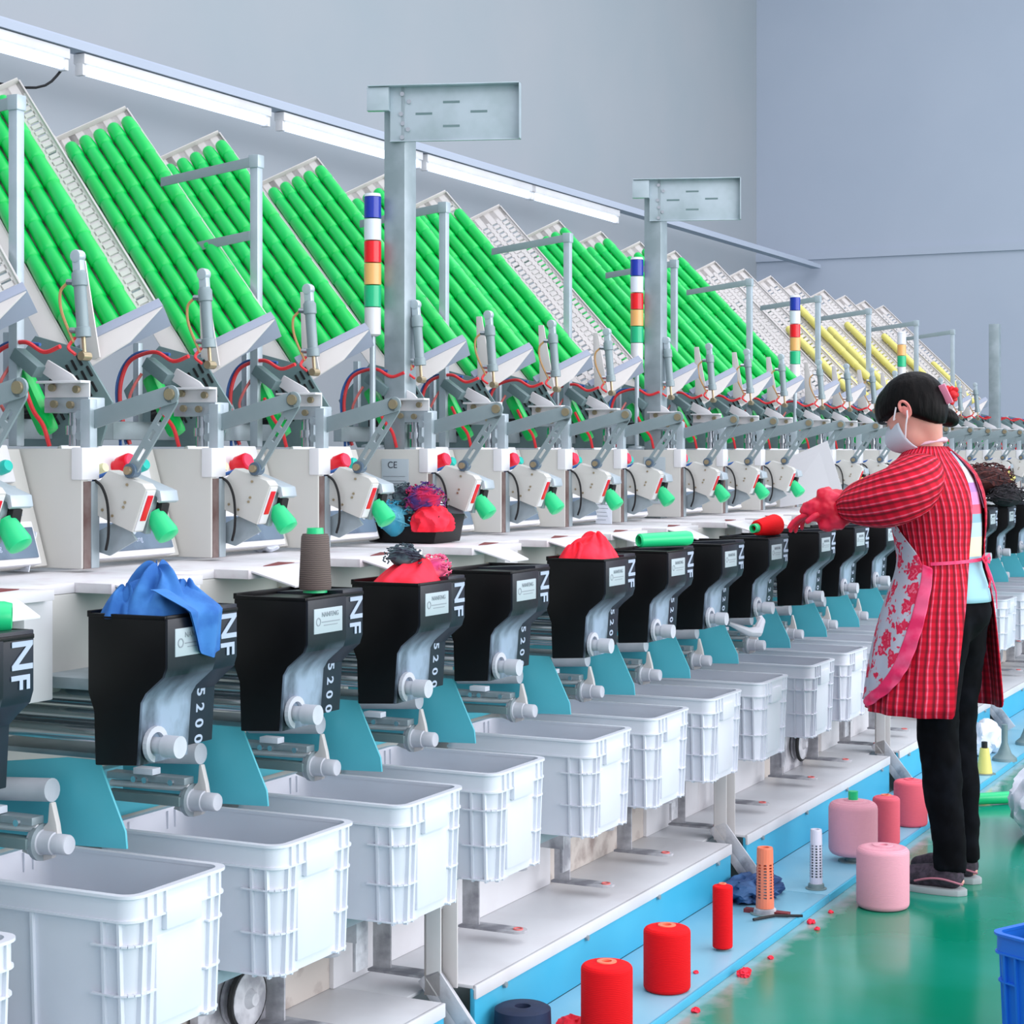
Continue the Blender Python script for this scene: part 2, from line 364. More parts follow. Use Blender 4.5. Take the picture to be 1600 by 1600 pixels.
# sloping control panel between the housings
cp0, cp1 = Vector((-2.40, 0, 1.100)), Vector((-2.47, 0, 1.325)); tz = (cp1 - cp0).normalized(); nx = Vector((tz.z, 0, -tz.x))
def cpbox(y0, y1, a0, a1, t0, t1): 
    c = cp0 + tz * (a0 + a1) / 2 + nx * (t0 + t1) / 2 + Vector((0, (y0 + y1) / 2, 0)); return MB().obox(c, (Vector((0, 1, 0)), tz, nx), (y1 - y0, a1 - a0, t1 - t0))
part(cpbox(-.0, .36, -.0, .235, -.02, 0), 'control_panel', M['panel'], U, .002)
part(cpbox(.05, .315, .165, .24, 0, .012), 'button_plate', M['white'], U, .004)
part(cpbox(.055, .32, .0, .085, 0, .022), 'display_frame', M['white'], U, .004)
dp = part(cpbox(.075, .312, .012, .072, .022, .026), 'display_panel', M['slate'], U, .002)
b = MB()
for yy in (.13, .19, .26): 
    c = cp0 + tz * .052 + Vector((0, yy, 0)); b.lathe([(0, .026), (.008, .026), (.008, .028), (0, .028)], c, nx, 12)
part(b, 'dial_marks', M['steel_light'], dp)
tm = Matrix.Translation(cp0 + tz * .026 + nx * .0265 + Vector((0, .16, 0))) @ Matrix((( 0, tz.x, nx.x, 0), (1, 0, 0, 0), (0, tz.z, nx.z, 0), (0, 0, 0, 1)))
ORG = Vector((-2.3, 0, 1.09))
text_mesh('Nanfeng', .016, .0004, M['letter'], 'lettering', tm, dp)
part(cpbox(.05, .32, .10, .16, 0, .004), 'steel_strip', M['steel_light'], U, .001)
def btn(y, a, r, h, m1, m2, nm):
    c = cp0 + tz * a + Vector((0, y, 0)); ax = (nx + Vector((0, -.12, 0))).normalized()
    o = part(MB().lathe([(0, .01), (r * .8, .01), (r * .8, h * .45), (r, h * .5), (r, h), (r * .9, h + .003), (0, h + .003)], c, ax, 18), nm, m1, U)
    part(MB().lathe([(0, h + .003), (r * .88, h + .003), (r * .8, h + .006), (0, h + .007)], c, ax, 18), 'button_face', m2, o)
btn(.145, .185, .011, .03, M['cream_btn'], M['cream_btn'], 'cream_button')
btn(.205, .19, .0195, .055, M['red_btn'], M['pink_btn'], 'emergency_button')
btn(.275, .19, .013, .035, M['teal_btn'], M['teal_btn'], 'green_button')
# upper arm and slotted link
b = MB(); pA, pB = (-2.325, 1.381), (-2.142, 1.427)
t = (Vector((pB[0] - pA[0], pB[1] - pA[1]))).normalized(); n_ = Vector((-t.y, t.x)) * .0175
b.prism([(pA[0] - n_.x, pA[1] - n_.y), (pB[0] - n_.x, pB[1] - n_.y), (pB[0] + n_.x, pB[1] + n_.y), (pA[0] + n_.x, pA[1] + n_.y)], -.018, -.012); ring_plate(b, pB, .0175, -.018, -.012)
arm = part(b, 'upper_arm', M['arm'], U, .0012)
b = MB(); b.lathe([(0, 0), (.011, 0), (.011, .006), (.006, .006), (.006, .003), (0, .003)], (pB[0], -.024, pB[1]), (0, 1, 0), 16); part(b, 'pivot_bolt', M['brass'], arm)
pC = (-2.24, 1.283)
b = MB(); slotted_bar(b, (pB[0] - .004, pB[1] - .012), pC, .026, -.009, -.004, [(.2, .34), (.42, .56), (.68, .86)])
lk = part(b, 'slotted_link', M['arm'], U, 0)
b = MB(); b.lathe([(0, 0), (.008, 0), (.008, .012), (0, .012)], (pC[0], -.024, pC[1]), (0, 1, 0), 16); part(b, 'pivot_bolt', M['brass'], lk)
b = MB(); b.lathe([(0, 0), (.014, 0), (.014, .02), (0, .02)], (pC[0], -.016, pC[1]), (0, 1, 0), 18); part(b, 'roller', M['slate'], lk)
# winding head: cream box with red window, steel cap, green cup
hd = [(-2.292, 1.284), (-2.212, 1.258), (-2.203, 1.248), (-2.236, 1.165), (-2.30, 1.188), (-2.345, 1.206), (-2.328, 1.250)]
head = part(MB().prism(hd, -.012, .022), 'head_cover', M['panel'], U, .002)
fz = Vector((-2.203 + 2.236, 0, 1.248 - 1.165)).normalized(); fn = Vector((fz.z, 0, -fz.x)); fc = Vector((-2.2195, .005, 1.2065))
part(MB().obox(fc + fn * .001, (fz, Vector((0, 1, 0)), fn), (.082, .026, .003)), 'window_frame', M['white'], head, .0008)
part(MB().obox(fc + fn * .003 + fz * .006, (fz, Vector((0, 1, 0)), fn), (.052, .016, .003)), 'red_window', M['label_red'], head, .0008)
b = MB()
for x, z in ((-2.247, 1.256), (-2.252, 1.222), (-2.256, 1.213), (-2.306, 1.207), (-2.282, 1.196)): b.lathe([(0, 0), (.0028, 0), (.0028, .002), (0, .002)], (x, -.0145, z), (0, 1, 0), 8)
part(b, 'screws', M['brass'], head)
b = MB(); b.tube([(-2.322, -.016, 1.264), (-2.302, -.02, 1.252), (-2.288, -.022, 1.225), (-2.284, -.022, 1.19), (-2.288, -.018, 1.155), (-2.30, -.01, 1.13)], .0028, 6, soft=True); part(b, 'sensor_wire', M['blackrub'], U)
b = MB(); b.prism([(-2.29, 1.275), (-2.202, 1.244), (-2.198, 1.224), (-2.206, 1.220), (-2.21, 1.232), (-2.29, 1.262)], .03, .085)
capm = part(b, 'steel_cap', M['steel_light'], U, .0015)
b = MB(); b.prism([(-2.262, 1.256), (-2.215, 1.242), (-2.235, 1.160), (-2.282, 1.176)], .028, .045); part(b, 'guide_plate', M['steel'], U, .001)
b = MB(); b.prism([(-2.222, 1.222), (-2.208, 1.219), (-2.217, 1.182), (-2.232, 1.186)], .045, .07); part(b, 'dark_core', M['blackrub'], U, .002)
cax = Vector((.62, .0, -.78)).normalized(); c0 = Vector((-2.230, .05, 1.198))
cup_mb = lambda: MB().lathe([(.012, .006), (.0195, 0), (.0185, .004), (.0235, .046), (.0215, .054), (.012, .058), (0, .058)], c0, cax, 22)
cup = part(cup_mb(), 'package_cup', M['mint'], U)
b = MB(); b.prism([(-2.34, 1.16), (-2.27, 1.19), (-2.235, 1.15), (-2.30, 1.118), (-2.345, 1.13)], .0, .006); part(b, 'lower_bracket', M['steel'], U, .001)
# hoses around the head
part(MB().tube([(-2.345, .0, 1.25), (-2.33, -.005, 1.268), (-2.30, .0, 1.278), (-2.28, .02, 1.275)], .004, 6), 'blue_hose', M['hose_blue'], U)
part(MB().tube([(-2.34, .0, 1.24), (-2.325, -.005, 1.256), (-2.30, .0, 1.262)], .004, 6), 'red_hose', M['hose_red'], U)
# worktop with its folded flap and the feed slot
b = MB(); b.prism([(-2.62, 1.07), (-2.08, 1.07), (-2.08, 1.088), (-2.62, 1.088)], -.27, .0); b.prism([(-2.62, 1.07), (-2.16, 1.07), (-2.16, 1.088), (-2.62, 1.088)], 0, .149)
part(b, 'worktop', M['tabletop'], U, .0015)
b = MB(); b.sweep([(-2.085, -.262, 1.088), (-2.085, -.10, 1.088), (-1.995, -.135, 1.058), (-1.995, -.235, 1.058)], [(-2.085, -.262, 1.084), (-2.085, -.10, 1.084), (-1.995, -.135, 1.054), (-1.995, -.235, 1.054)])
part(b, 'worktop_flap', M['white'], U, .0008)
b = MB(); b.sweep([(-2.17, -.03, 1.0885), (-2.13, -.03, 1.0885), (-2.115, -.12, 1.0885), (-2.12, -.16, 1.0885)], [(-2.17, -.03, 1.0895), (-2.13, -.03, 1.0895), (-2.115, -.12, 1.0895), (-2.12, -.16, 1.0895)])
part(b, 'feed_slot', M['maroon'], U)
# lower housing fin under the worktop
part(MB().box(-2.30, -2.115, -.05, -.03, .90, 1.07), 'lower_side_panel', M['panel'], U, .003)
part(MB().box(-2.125, -2.10, -.052, .02, .90, 1.07), 'lower_front_strip', M['white'], U, .003)
b = MB()
for x, z in ((-2.15, 1.035), (-2.24, 1.03), (-2.16, .95)): b.lathe([(0, 0), (.005, 0), (.005, .002), (0, .002)], (x, -.053, z), (0, 1, 0), 8)
part(b, 'panel_screws', M['brass'], U)
# mechanism over the housings
part(MB().box(-2.60, -2.575, -.06, .36, 1.345, 1.385), 'cross_rail', M['steel'], U, .002)
b = MB(); b.prism([(-2.66, 1.33), (-2.45, 1.33), (-2.42, 1.42), (-2.50, 1.53), (-2.62, 1.56), (-2.72, 1.46)], .16, .166)
bp_ = part(b, 'back_plate', M['dark_steel'], U, .001)
b = MB()
for r_ in range(3):
    for k in range(9):
        x = -2.60 + k * .014 + r_ * .012; z = 1.44 + k * .0095 - r_ * .032
        b.obox((x, .158, z), ((.55, 0, -.83), (0, 1, 0), (.83, 0, .55)), (.024, .004, .004))
part(b, 'vent_slots', M['blackrub'], bp_)
part(MB().box(-2.46, -2.35, .0, .05, 1.395, 1.425), 'bearing_block', M['steel_light'], U, .002)
b = MB(); b.box(-2.455, -2.345, -.004, .0, 1.425, 1.455); b.box(-2.455, -2.345, -.03, .0, 1.452, 1.457); part(b, 'angle_bracket', M['white'], U, .001)
b = MB()
for x, z in ((-2.43, 1.444), (-2.37, 1.440), (-2.425, 1.412), (-2.385, 1.410)): b.lathe([(0, 0), (.0075, 0), (.0075, .008), (.004, .008), (.004, .012), (0, .012)], (x, -.016, z), (0, 1, 0), 10)
part(b, 'hex_bolts', M['brass'], U)
b = MB(); b.cyl((-2.392, .012, 1.33), (-2.392, .012, 1.395), .013); b.cyl((-2.392, .012, 1.352), (-2.392, .012, 1.37), .019); part(b, 'spindle', M['chrome'], U)
b = MB(); b.box(-2.375, -2.366, -.005, .01, 1.33, 1.40); b.lathe([(0, 0), (.009, 0), (.009, .01), (0, .01)], (-2.362, -.015, 1.39), (0, 1, 0), 12); b.lathe([(0, 0), (.009, 0), (.009, .01), (0, .01)], (-2.362, -.015, 1.35), (0, 1, 0), 12); part(b, 'clamp_plate', M['steel_light'], U)
part(MB().box(-2.415, -2.408, .02, .03, 1.33, 1.39), 'green_strip', M['mint'], U)
b = MB(); b.obox((-2.50, .02, 1.42), ((.5, 0, -.86), (0, 1, 0), (.86, 0, .5)), (.15, .035, .035)); part(b, 'green_chute', M['green'], U, .012)
b = MB(); b.obox((-2.50, .0, 1.495), ((.82, 0, -.57), (0, 1, 0), (.57, 0, .82)), (.07, .03, .026)); part(b, 'sensor_box', M['dark_steel'], U, .003)
b = MB(); b.prism([(-2.46, 1.50), (-2.40, 1.47), (-2.385, 1.455), (-2.44, 1.455), (-2.475, 1.475)], .01, .016); part(b, 'gusset', M['white'], U, .001)
# back post with hose bundle
part(MB().box(-2.60, -2.585, .04, .055, 1.385, 1.56), 'rear_post', M['steel_light'], U, .001)
def hose(path, m, nm, r=.0035): part(MB().tube(path, r, 7, soft=True), nm, m, U)
hose([(-2.585, .01, 1.335), (-2.60, .0, 1.40), (-2.60, -.005, 1.46), (-2.585, .0, 1.51), (-2.55, .0, 1.53), (-2.50, -.005, 1.535), (-2.46, .0, 1.515), (-2.42, .0, 1.525)], M['hose_red'], 'red_hose', .0045)
hose([(-2.595, .01, 1.335), (-2.61, .0, 1.41), (-2.608, -.005, 1.47), (-2.59, .005, 1.518), (-2.55, .01, 1.538), (-2.47, .0, 1.53)], M['hose_blue'], 'blue_hose')
hose([(-2.57, .01, 1.40), (-2.575, -.005, 1.43), (-2.56, -.01, 1.46), (-2.545, .0, 1.49)], M['hose_pink'], 'pink_hose')
hose([(-2.50, -.01, 1.445), (-2.47, -.02, 1.40), (-2.445, -.02, 1.37), (-2.438, -.01, 1.33)], M['hose_red'], 'red_hose', .0045)
hose([(-2.60, -.02, 1.40), (-2.59, -.02, 1.37), (-2.595, -.01, 1.33)], M['hose_blue'], 'blue_hose')
b = MB(); b.box(-2.56, -2.53, .05, .09, 1.385, 1.42); b.tube([(-2.545, .04, 1.40), (-2.50, .03, 1.405), (-2.47, .05, 1.39)], .007, 6); part(b, 'black_valve', M['blackrub'], U, .002)

yunit = None
def clone_unit(n):
    o = U if n == -1 else copy_tree(U)
    o.location = (-2.3, unit_y(n), 1.09); return o
for n in range(-1, NMAX):
    o = clone_unit(n)
    if n > 11:
        for ch in o.children:
            if ch.name.startswith('package_cup'):
                if n == 12: ycup_mesh = ch.data.copy(); ycup_mesh.materials[0] = M['yellow']
                ch.data = ycup_mesh
    hint = {-1: 'cut off at the left edge', 0: 'behind the bin with blue cloth', 1: 'behind the grey thread cone', 2: 'behind the bin of red and grey yarn', 3: 'behind the near square pillar',
            4: 'just right of the near pillar'}.get(n, 'the %s of the row from the left' % ORD[n + 1])
    tag(o, 'winding unit with %s cup, %s' % ('green' if n <= 11 else 'yellow', hint), 'winding machine', 'winding units along the machine')
for i, n in enumerate(range(-1, NMAX)):
    o = hb if i == 0 else copy_tree(hb); o.location = (-2.1, unit_y(n) + .24, .18)
    tag(o, 'dusty two-tongued hook bracket below the crates, the %s from the left' % ORD[i], 'bracket', 'hook brackets under the crate shelf')

# air cylinder with V shaped lip plate
A = thing('air_cylinder', (-2.4, 0, 1.5))
ct, cb = Vector((-2.405, .04, 1.66)), Vector((-2.395, .04, 1.545)); ax = (ct - cb).normalized()
M['lipgrey'] = newmat('grey rubber strip', (156, 164, 182), .5)
part(MB().lathe([(0, 0), (.0155, 0), (.0155, .018), (.0125, .02), (.0125, .10), (.0155, .102), (.0155, .125), (.011, .132), (0, .132)], cb, ax, 18), 'barrel', M['arm'], A)
b = MB(); b.cyl(cb - ax * .03, cb, .004, 8); b.lathe([(0, -.012), (.009, -.012), (.009, .012), (0, .012)], cb - ax * .038, (0, 1, 0), 12); part(b, 'rod', M['brass'], A)
b = MB(); b.obox(ct + ax * .015, ((1, 0, 0), (0, 1, 0), ax), (.02, .016, .05)); b.lathe([(0, -.01), (.013, -.01), (.013, .01), (0, .01)], ct + ax * .045, (0, 1, 0), 14); part(b, 'clevis', M['steel_light'], A, .003)
for q in (cb + ax * .012, cb + ax * .108):
    b = MB(); b.cyl(q, q + Vector((-.028, -.004, .002)), .006, 8); part(b, 'fitting', M['chrome'], A)
part(MB().tube([cb + ax * .108 + Vector((-.028, -.004, 0)), cb + ax * .09 + Vector((-.045, -.006, 0)), cb + ax * .05 + Vector((-.045, -.006, 0)), cb + Vector((-.02, -.006, -.01))], .003, 6, soft=True), 'wire', M['hose_tan'], A)
part(MB().tube([cb + Vector((-.02, 0, 0)), cb + Vector((-.028, -.012, -.02)), cb + Vector((-.01, -.012, -.035))], .0035, 6, soft=True), 'air_hose', M['hose_red'], A)
for i, n in enumerate(range(-1, 20)):
    o = A if i == 0 else copy_tree(A); o.location = (-2.4, unit_y(n), 1.5)
    tag(o, 'small upright grey air cylinder with wire, the %s of the row from the left' % ORD[i], 'air cylinder', 'air cylinders before the racks')

# ------------------------------------------------------------------ sloping racks holding stacked cones
AD = Vector((.70, -.354, -.62)).normalized()         # down the slope
BV = Vector((.687, .572, .448)); BV = (BV - AD * BV.dot(AD)).normalized()
NV = AD.cross(BV).normalized()
if NV.z < 0: NV = -NV
BR = Vector((-2.42, .33, 1.605)); RW = .20; RL = 1.0
def rp(a, bb, nn=0): return BR - AD * a - BV * bb + NV * nn      # a up the slope, bb across to the left, nn off the tray
T = thing('cone_rack', BR)
b = MB()
def slab(b, a0, a1, b0, b1, n0, n1): b.sweep([rp(a0, b0, n0), rp(a1, b0, n0), rp(a1, b1, n0), rp(a0, b1, n0)], [rp(a0, b0, n1), rp(a1, b0, n1), rp(a1, b1, n1), rp(a0, b1, n1)])
lanes = 5; lw = RW / lanes; ns = 34; t0, t1 = -.006, -.002
for L in range(lanes + 1):
    c = L * lw; slab(b, 0, RL, max(c - .0095, 0), min(c + .0095, RW), t0, t1)
for L in range(lanes):
    slab(b, 0, .03, L * lw, L * lw + lw, t0, t1); slab(b, RL - .05, RL, L * lw, L * lw + lw, t0, t1)
    for k in range(ns):
        a = .03 + k * (RL - .08) / ns; slab(b, a + .0105, a + (RL - .08) / ns, L * lw + .006, L * lw + lw - .006, t0, t1)
part(b, 'slotted_bed', M['tray'], T)
b = MB(); slab(b, 0, RL, RW, RW + .004, -.006, .02); slab(b, -.01, RL, RW + .004, RW + .048, .014, .02); part(b, 'left_wall', M['tray'], T, .001)
b = MB(); slab(b, 0, RL, -.004, 0, -.006, .006); part(b, 'right_wall', M['tray'], T, .001)
b = MB(); slab(b, RL, RL + .004, 0, RW, -.006, .012); part(b, 'top_edge', M['tray'], T, .001)
def lip(m_):
    b = MB(); slab(b, -.026, 0, -.006, RW * .96, -.01, .052); o = part(b, 'lip', M['lipgrey'], T, .001)
    b = MB(); b.sweep([rp(-.026, -.004, .05), rp(-.026, RW * .92, .05), rp(-.085, RW * .92, .04), rp(-.075, RW * .45, .045)], [rp(-.026, -.004, .046), rp(-.026, RW * .92, .046), rp(-.085, RW * .92, .036), rp(-.075, RW * .45, .041)])
    part(b, 'lip_side', M['tray'], T, .001)
lip(0)
e0 = rp(-.07, RW * .87, .045)
b = MB(); b.sweep([e0 + Vector((-.03, 0, -.012)), e0 + Vector((.02, 0, 0)), e0 + Vector((-.018, 0, .2)), e0 + Vector((-.036, 0, .2))], [e0 + Vector((-.03, .004, -.012)), e0 + Vector((.02, .004, 0)), e0 + Vector((-.018, .004, .2)), e0 + Vector((-.036, .004, .2))])
part(b, 'lip_arm', M['tray'], T, .001)
b = MB(); slab(b, .1, .13, .01, RW - .01, -.03, -.006); slab(b, .7, .73, .01, RW - .01, -.03, -.006); part(b, 'rear_stiffener', M['steel'], T)
yr = {}
racknames = {0: 'slotted ivory rack cut off by the left edge', 1: 'tall sloping rack of green cones with an empty slotted lane, at the left edge', 2: 'sloping rack of green cones left of the first two-bar post',
             3: 'sloping rack of green cones behind the first two-bar post', 4: 'sloping rack of green cones left of the near signal tower', 5: 'sloping rack of green cones behind the near pillar',
             6: 'sloping green rack just right of the near pillar with bare upper edge', 7: 'empty ivory slotted rack in the middle of the green ones', 8: 'green rack directly right of the empty ivory one', 9: 'sloping green rack behind the second signal tower',
             10: 'sloping green rack behind the second pillar', 11: 'last sloping rack of green cones before the bare ones'}
for i, n in enumerate(range(0, 20)):
    o = T if i == 0 else copy_tree(T); o.location = BR + Vector((0, unit_y(n), 0))
    tag(o, racknames.get(n, '%s pale slotted rack to the right of the green ones' % ORD[(n - 12) % 25]), 'rack', 'sloping cone racks')
# one stack of nested cones
def stack_mesh(L, m, seed):
    b = MB(); prof = [(0, 0), (.013, .0)]; st = .108; z = 0; r1, r0 = .0196, .0170
    rnd = random.Random(seed)
    while z < L - .02:
        e = min(z + st, L)
        prof += [(r1 * .93, z + .002), (r1, z + .008), (r1 * .985, z + .03), (r0 + .0008, e - .006), (r0 * .96, e)]
        z = e
    prof += [(.013, L + .004), (0, L + .004)]
    b.lathe(prof, (0, 0, 0), -AD, 14)
    return b
ORG = Vector((0, 0, 0))
smesh = {}
def stack(n, lane, L, a0, key, label, group):
    k = (round(L, 2), key)
    if k not in smesh: smesh[k] = stack_mesh(L, None, 1).mesh('cone_stack', M[key], 0, (0, 0, 0), 40)
    o = bpy.data.objects.new('cone_stack', smesh[k]); col.objects.link(o)
    o.location = rp(a0, RW - (lane + .5) * lw, .0196) + Vector((0, unit_y(n), 0))
    tag(o, label, 'cones', group)
LN = ['leftmost', 'second', 'middle', 'fourth', 'rightmost']
for n in list(range(0, 7)) + [8, 9, 10, 11]:
    for lane in range(5):
        if n in (0, 1) and lane == 4: continue
        if n == 0 and lane > 2: continue
        if n == 6 and lane == 4: L = .86
        else: L = .925
        where = {0: 'cut off by the left edge', 1: 'with an empty lane at the left edge', 2: 'left of the two-bar post', 3: 'behind the two-bar post', 4: 'left of the near signal tower', 5: 'behind the near pillar',
                 6: 'just right of the near pillar', 8: 'right of the empty ivory one', 9: 'behind the second signal tower', 10: 'behind the second pillar', 11: 'before the bare racks'}[n]
        stack(n, lane, L, .002, 'green', 'green cone column, %s lane of the rack %s' % (LN[lane], where), 'green cone stacks in the racks')
for n, lane, a0, L in ((13, 3, .0, .52), (14, 2, .0, .62), (14, 4, .0, .72), (15, 3, .0, .6), (16, 1, 0, .62), (16, 3, 0, .7), (17, 2, 0, .66), (17, 4, 0, .6), (18, 2, 0, .55), (19, 3, 0, .42)):
    stack(n, lane, L, a0, 'yellow', 'column of pale yellow cones, %s lane of the %s rack after the green ones' % (LN[lane], ORD[n - 12]), 'yellow cone stacks in the far racks')

# ------------------------------------------------------------------ galvanised posts, pillars, signal towers
def post(two):
    P = thing('bracket_post', (-2.53, 0, 1.33))
    part(MB().box(-2.541, -2.519, -.011, .011, 1.33, 2.02), 'upright', M['steel_light'], P, .002)
    part(MB().box(-2.544, -2.516, -.014, .014, 1.995, 2.026), 'cap', M['steel_light'], P, .003)
    b = MB(); b.sweep([(-2.54, -.015, 2.02), (-2.54, -.015, 1.996), (-2.80, -.015, 1.966), (-2.80, -.015, 1.988)], [(-2.54, -.011, 2.02), (-2.54, -.011, 1.996), (-2.80, -.011, 1.966), (-2.80, -.011, 1.988)])
    part(b, 'arm', M['arm'], P, .001)
    if two:
        b = MB(); b.sweep([(-2.54, -.015, 1.845), (-2.54, -.015, 1.822), (-2.72, -.015, 1.800), (-2.72, -.015, 1.822)], [(-2.54, -.011, 1.845), (-2.54, -.011, 1.822), (-2.72, -.011, 1.800), (-2.72, -.011, 1.822)])
        part(b, 'arm', M['arm'], P, .001)
    return P
P1 = post(False); P2 = post(True)
for i, n in enumerate((1, 3, 5, 7, 9, 11, 13, 15, 17, 19)):
    if n == 3: o = P2
    elif n == 1: o = P1
    else: o = copy_tree(P1)
    o.location = (-2.53, unit_y(n), 1.33)
    tag(o, ['square galvanised post at the left edge of the picture', 'square galvanised post with two side arms before the green racks', 'galvanised post with one arm just right of the near pillar',
            'galvanised post with arm before the empty ivory rack', 'galvanised post with arm just right of the second pillar', 'galvanised post with arm at the end of the green racks',
            'galvanised post with arm right of the third signal tower', 'galvanised post with arm before the yellow cones', 'galvanised post with arm above the head of the person', 'farthest galvanised post with arm'][i], 'post', 'galvanised posts with arms')

def pillar(y, top, wch, label, ch=True):
    P = thing('square_pillar', (-2.45, y, 1.088)); x = -2.45
    part(MB().box(x - .031, x + .031, y - .031, y + .031, 1.088, top), 'shaft', M['steel'], P, .003)
    if ch:
        b = MB(); z0, z1 = top - .145, top; y0 = y - .036
        b.box(x - .02, x - .02 + wch, y0, y0 + .003, z0, z1); b.box(x - .075, x - .02 + wch, y0 - .028, y0 + .003, z1 - .003, z1)
        b.box(x - .02 + wch - .003, x - .02 + wch, y0 - .028, y0 + .003, z0, z1); b.box(x - .02, x - .02 + wch, y0 - .006, y0 + .003, z0, z0 + .003)
        c = part(b, 'channel', M['steel_light'], P, .0008)
        b = MB()
        for fx_, fz_ in ((.47, .70), (.26, .5), (.68, .52), (.47, .27)): b.box(x - .02 + wch * fx_ - .022, x - .02 + wch * fx_ + .022, y0 - .0006, y0, z0 + .145 * fz_ - .003, z0 + .145 * fz_ + .003)
        part(b, 'slots', M['dark_steel'], c)
        b = MB()
        for fx_, fz_ in ((.04, .86), (.03, .5), (.045, .33), (.04, .08), (.1, .72), (.09, .22)): b.lathe([(0, 0), (.006, 0), (.005, .004), (0, .004)], (x - .02 + .02 + wch * fx_ * .9, y0 - .004, z0 + .145 * fz_), (0, 1, 0), 8)
        part(b, 'bolts', M['chrome'], c)
        lg = part(MB().box(x - .078, x - .02, y0 - .02, y0 + .002, z1 - .065, z1 - .004), 'end_lug', M['steel_light'], P, .001)
        c.rotation_euler.z = lg.rotation_euler.z = R(19)
    return tag(P, label, 'pillar', 'square pillars rising from the machine')
pillar(4.28, 2.272, .345, 'nearest square galvanised pillar with a wide channel bracket on top')
pillar(6.07, 2.262, .315, 'second square pillar with channel bracket, middle of the picture')
pillar(11.62, 2.10, .3, 'far plain grey pillar right of the head of the person', False)

def tower(y, top, segs, label):
    S = thing('signal_tower', (-2.5, y, 1.33)); x = -2.5; r = .0225; z = top
    part(MB().lathe([(r, 0), (r * .9, .008), (0, .01)], (x, y, z), (0, 0, 1), 20), 'cap', M['lamp_white'], S)
    for s_ in segs:
        part(MB().lathe([(0, 0), (r, .001), (r, .056), (0, .057)], (x, y, z - .057), (0, 0, 1), 20), s_ + '_lens', M['lamp_' + s_], S); z -= .058
    part(MB().lathe([(.012, -.075), (r * .96, -.07), (r * .96, 0), (0, 0)], (x, y, z), (0, 0, 1), 20), 'housing', M['white'], S)
    part(MB().cyl((x, y, 1.33), (x, y, z - .07), .008, 10), 'pole', M['steel_light'], S)
    part(MB().lathe([(0, 0), (.03, 0), (.03, .006), (.01, .01), (0, .01)], (x, y, 1.33), (0, 0, 1), 16), 'foot', M['steel'], S)
    return tag(S, label, 'signal light', 'signal towers on the machine')
full = ['blue', 'white', 'red', 'yellow', 'green']
tower(4.243 - .02, 1.985, full, 'nearest signal tower with blue, white, red, amber and green lenses beside the near pillar')
tower(6.02, 1.985, full, 'second signal tower, just left of the second pillar')
tower(7.80, 1.985, full, 'third signal tower, left of the bare racks and above the pale card')
tower(9.59, 1.93, ['white', 'yellow', 'green'], 'signal tower right behind the head of the person, white amber and green')

# ------------------------------------------------------------------ black bins with lettering
K = thing('bin_box', (-1.93, 0, .8))
def binprof(z): pass
outline_front = [(-1.852, 1.047), (-1.852, .968), (-1.858, .952), (-1.892, .924), (-1.902, .908), (-1.910, .805)]
outline_back = [(-1.995, .80), (-1.998, .89), (-2.010, .92), (-2.010, 1.047)]
b = MB(); b.prism(outline_front + outline_back, 0, .135)
kb = part(b, 'housing', M['black'], K, .003)
# raised rim and shallow top
b = MB(); b.box(-1.86, -1.852, 0, .205, 1.045, 1.052); b.box(-2.012, -2.004, 0, .205, 1.045, 1.056); b.box(-2.01, -1.852, -.001, .007, 1.045, 1.052); b.box(-2.01, -1.862, .198, .206, 1.045, 1.058)
part(b, 'rim', M['black'], K, .0015)
m = mottled('black plastic dusted with lint', (12, 18, 30), (168, 184, 206), 9, .40, .66, .42, 0, 9, (1, 1.4, .7), .1); M['blackdust'] = m  # dark base tinted blue for the reflection on the front; the lint is dust
nt = m.node_tree; N = nt.nodes; L_ = nt.links
mr = [k for k in N if k.type == 'MAP_RANGE'][0]; mx = [k for k in N if k.type == 'MIX'][0]; tc = [k for k in N if k.type == 'TEX_COORD'][0]
sp = N.new('ShaderNodeSeparateXYZ'); L_.new(tc.outputs['Object'], sp.inputs[0]); r2 = N.new('ShaderNodeMapRange')
r2.inputs['From Min'].default_value = .165; r2.inputs['From Max'].default_value = .095; L_.new(sp.outputs['Z'], r2.inputs['Value'])
mu = N.new('ShaderNodeMath'); mu.operation = 'MULTIPLY'; L_.new(mr.outputs[0], mu.inputs[0]); L_.new(r2.outputs[0], mu.inputs[1]); L_.new(mu.outputs[0], mx.inputs['Factor'])
fo = [(x + .004, z) for x, z in outline_front]
b = MB(); b.prism(fo + [(x - .006, z) for x, z in fo[::-1]], .001, .134); fp = part(b, 'front_plate', m, K, .001)
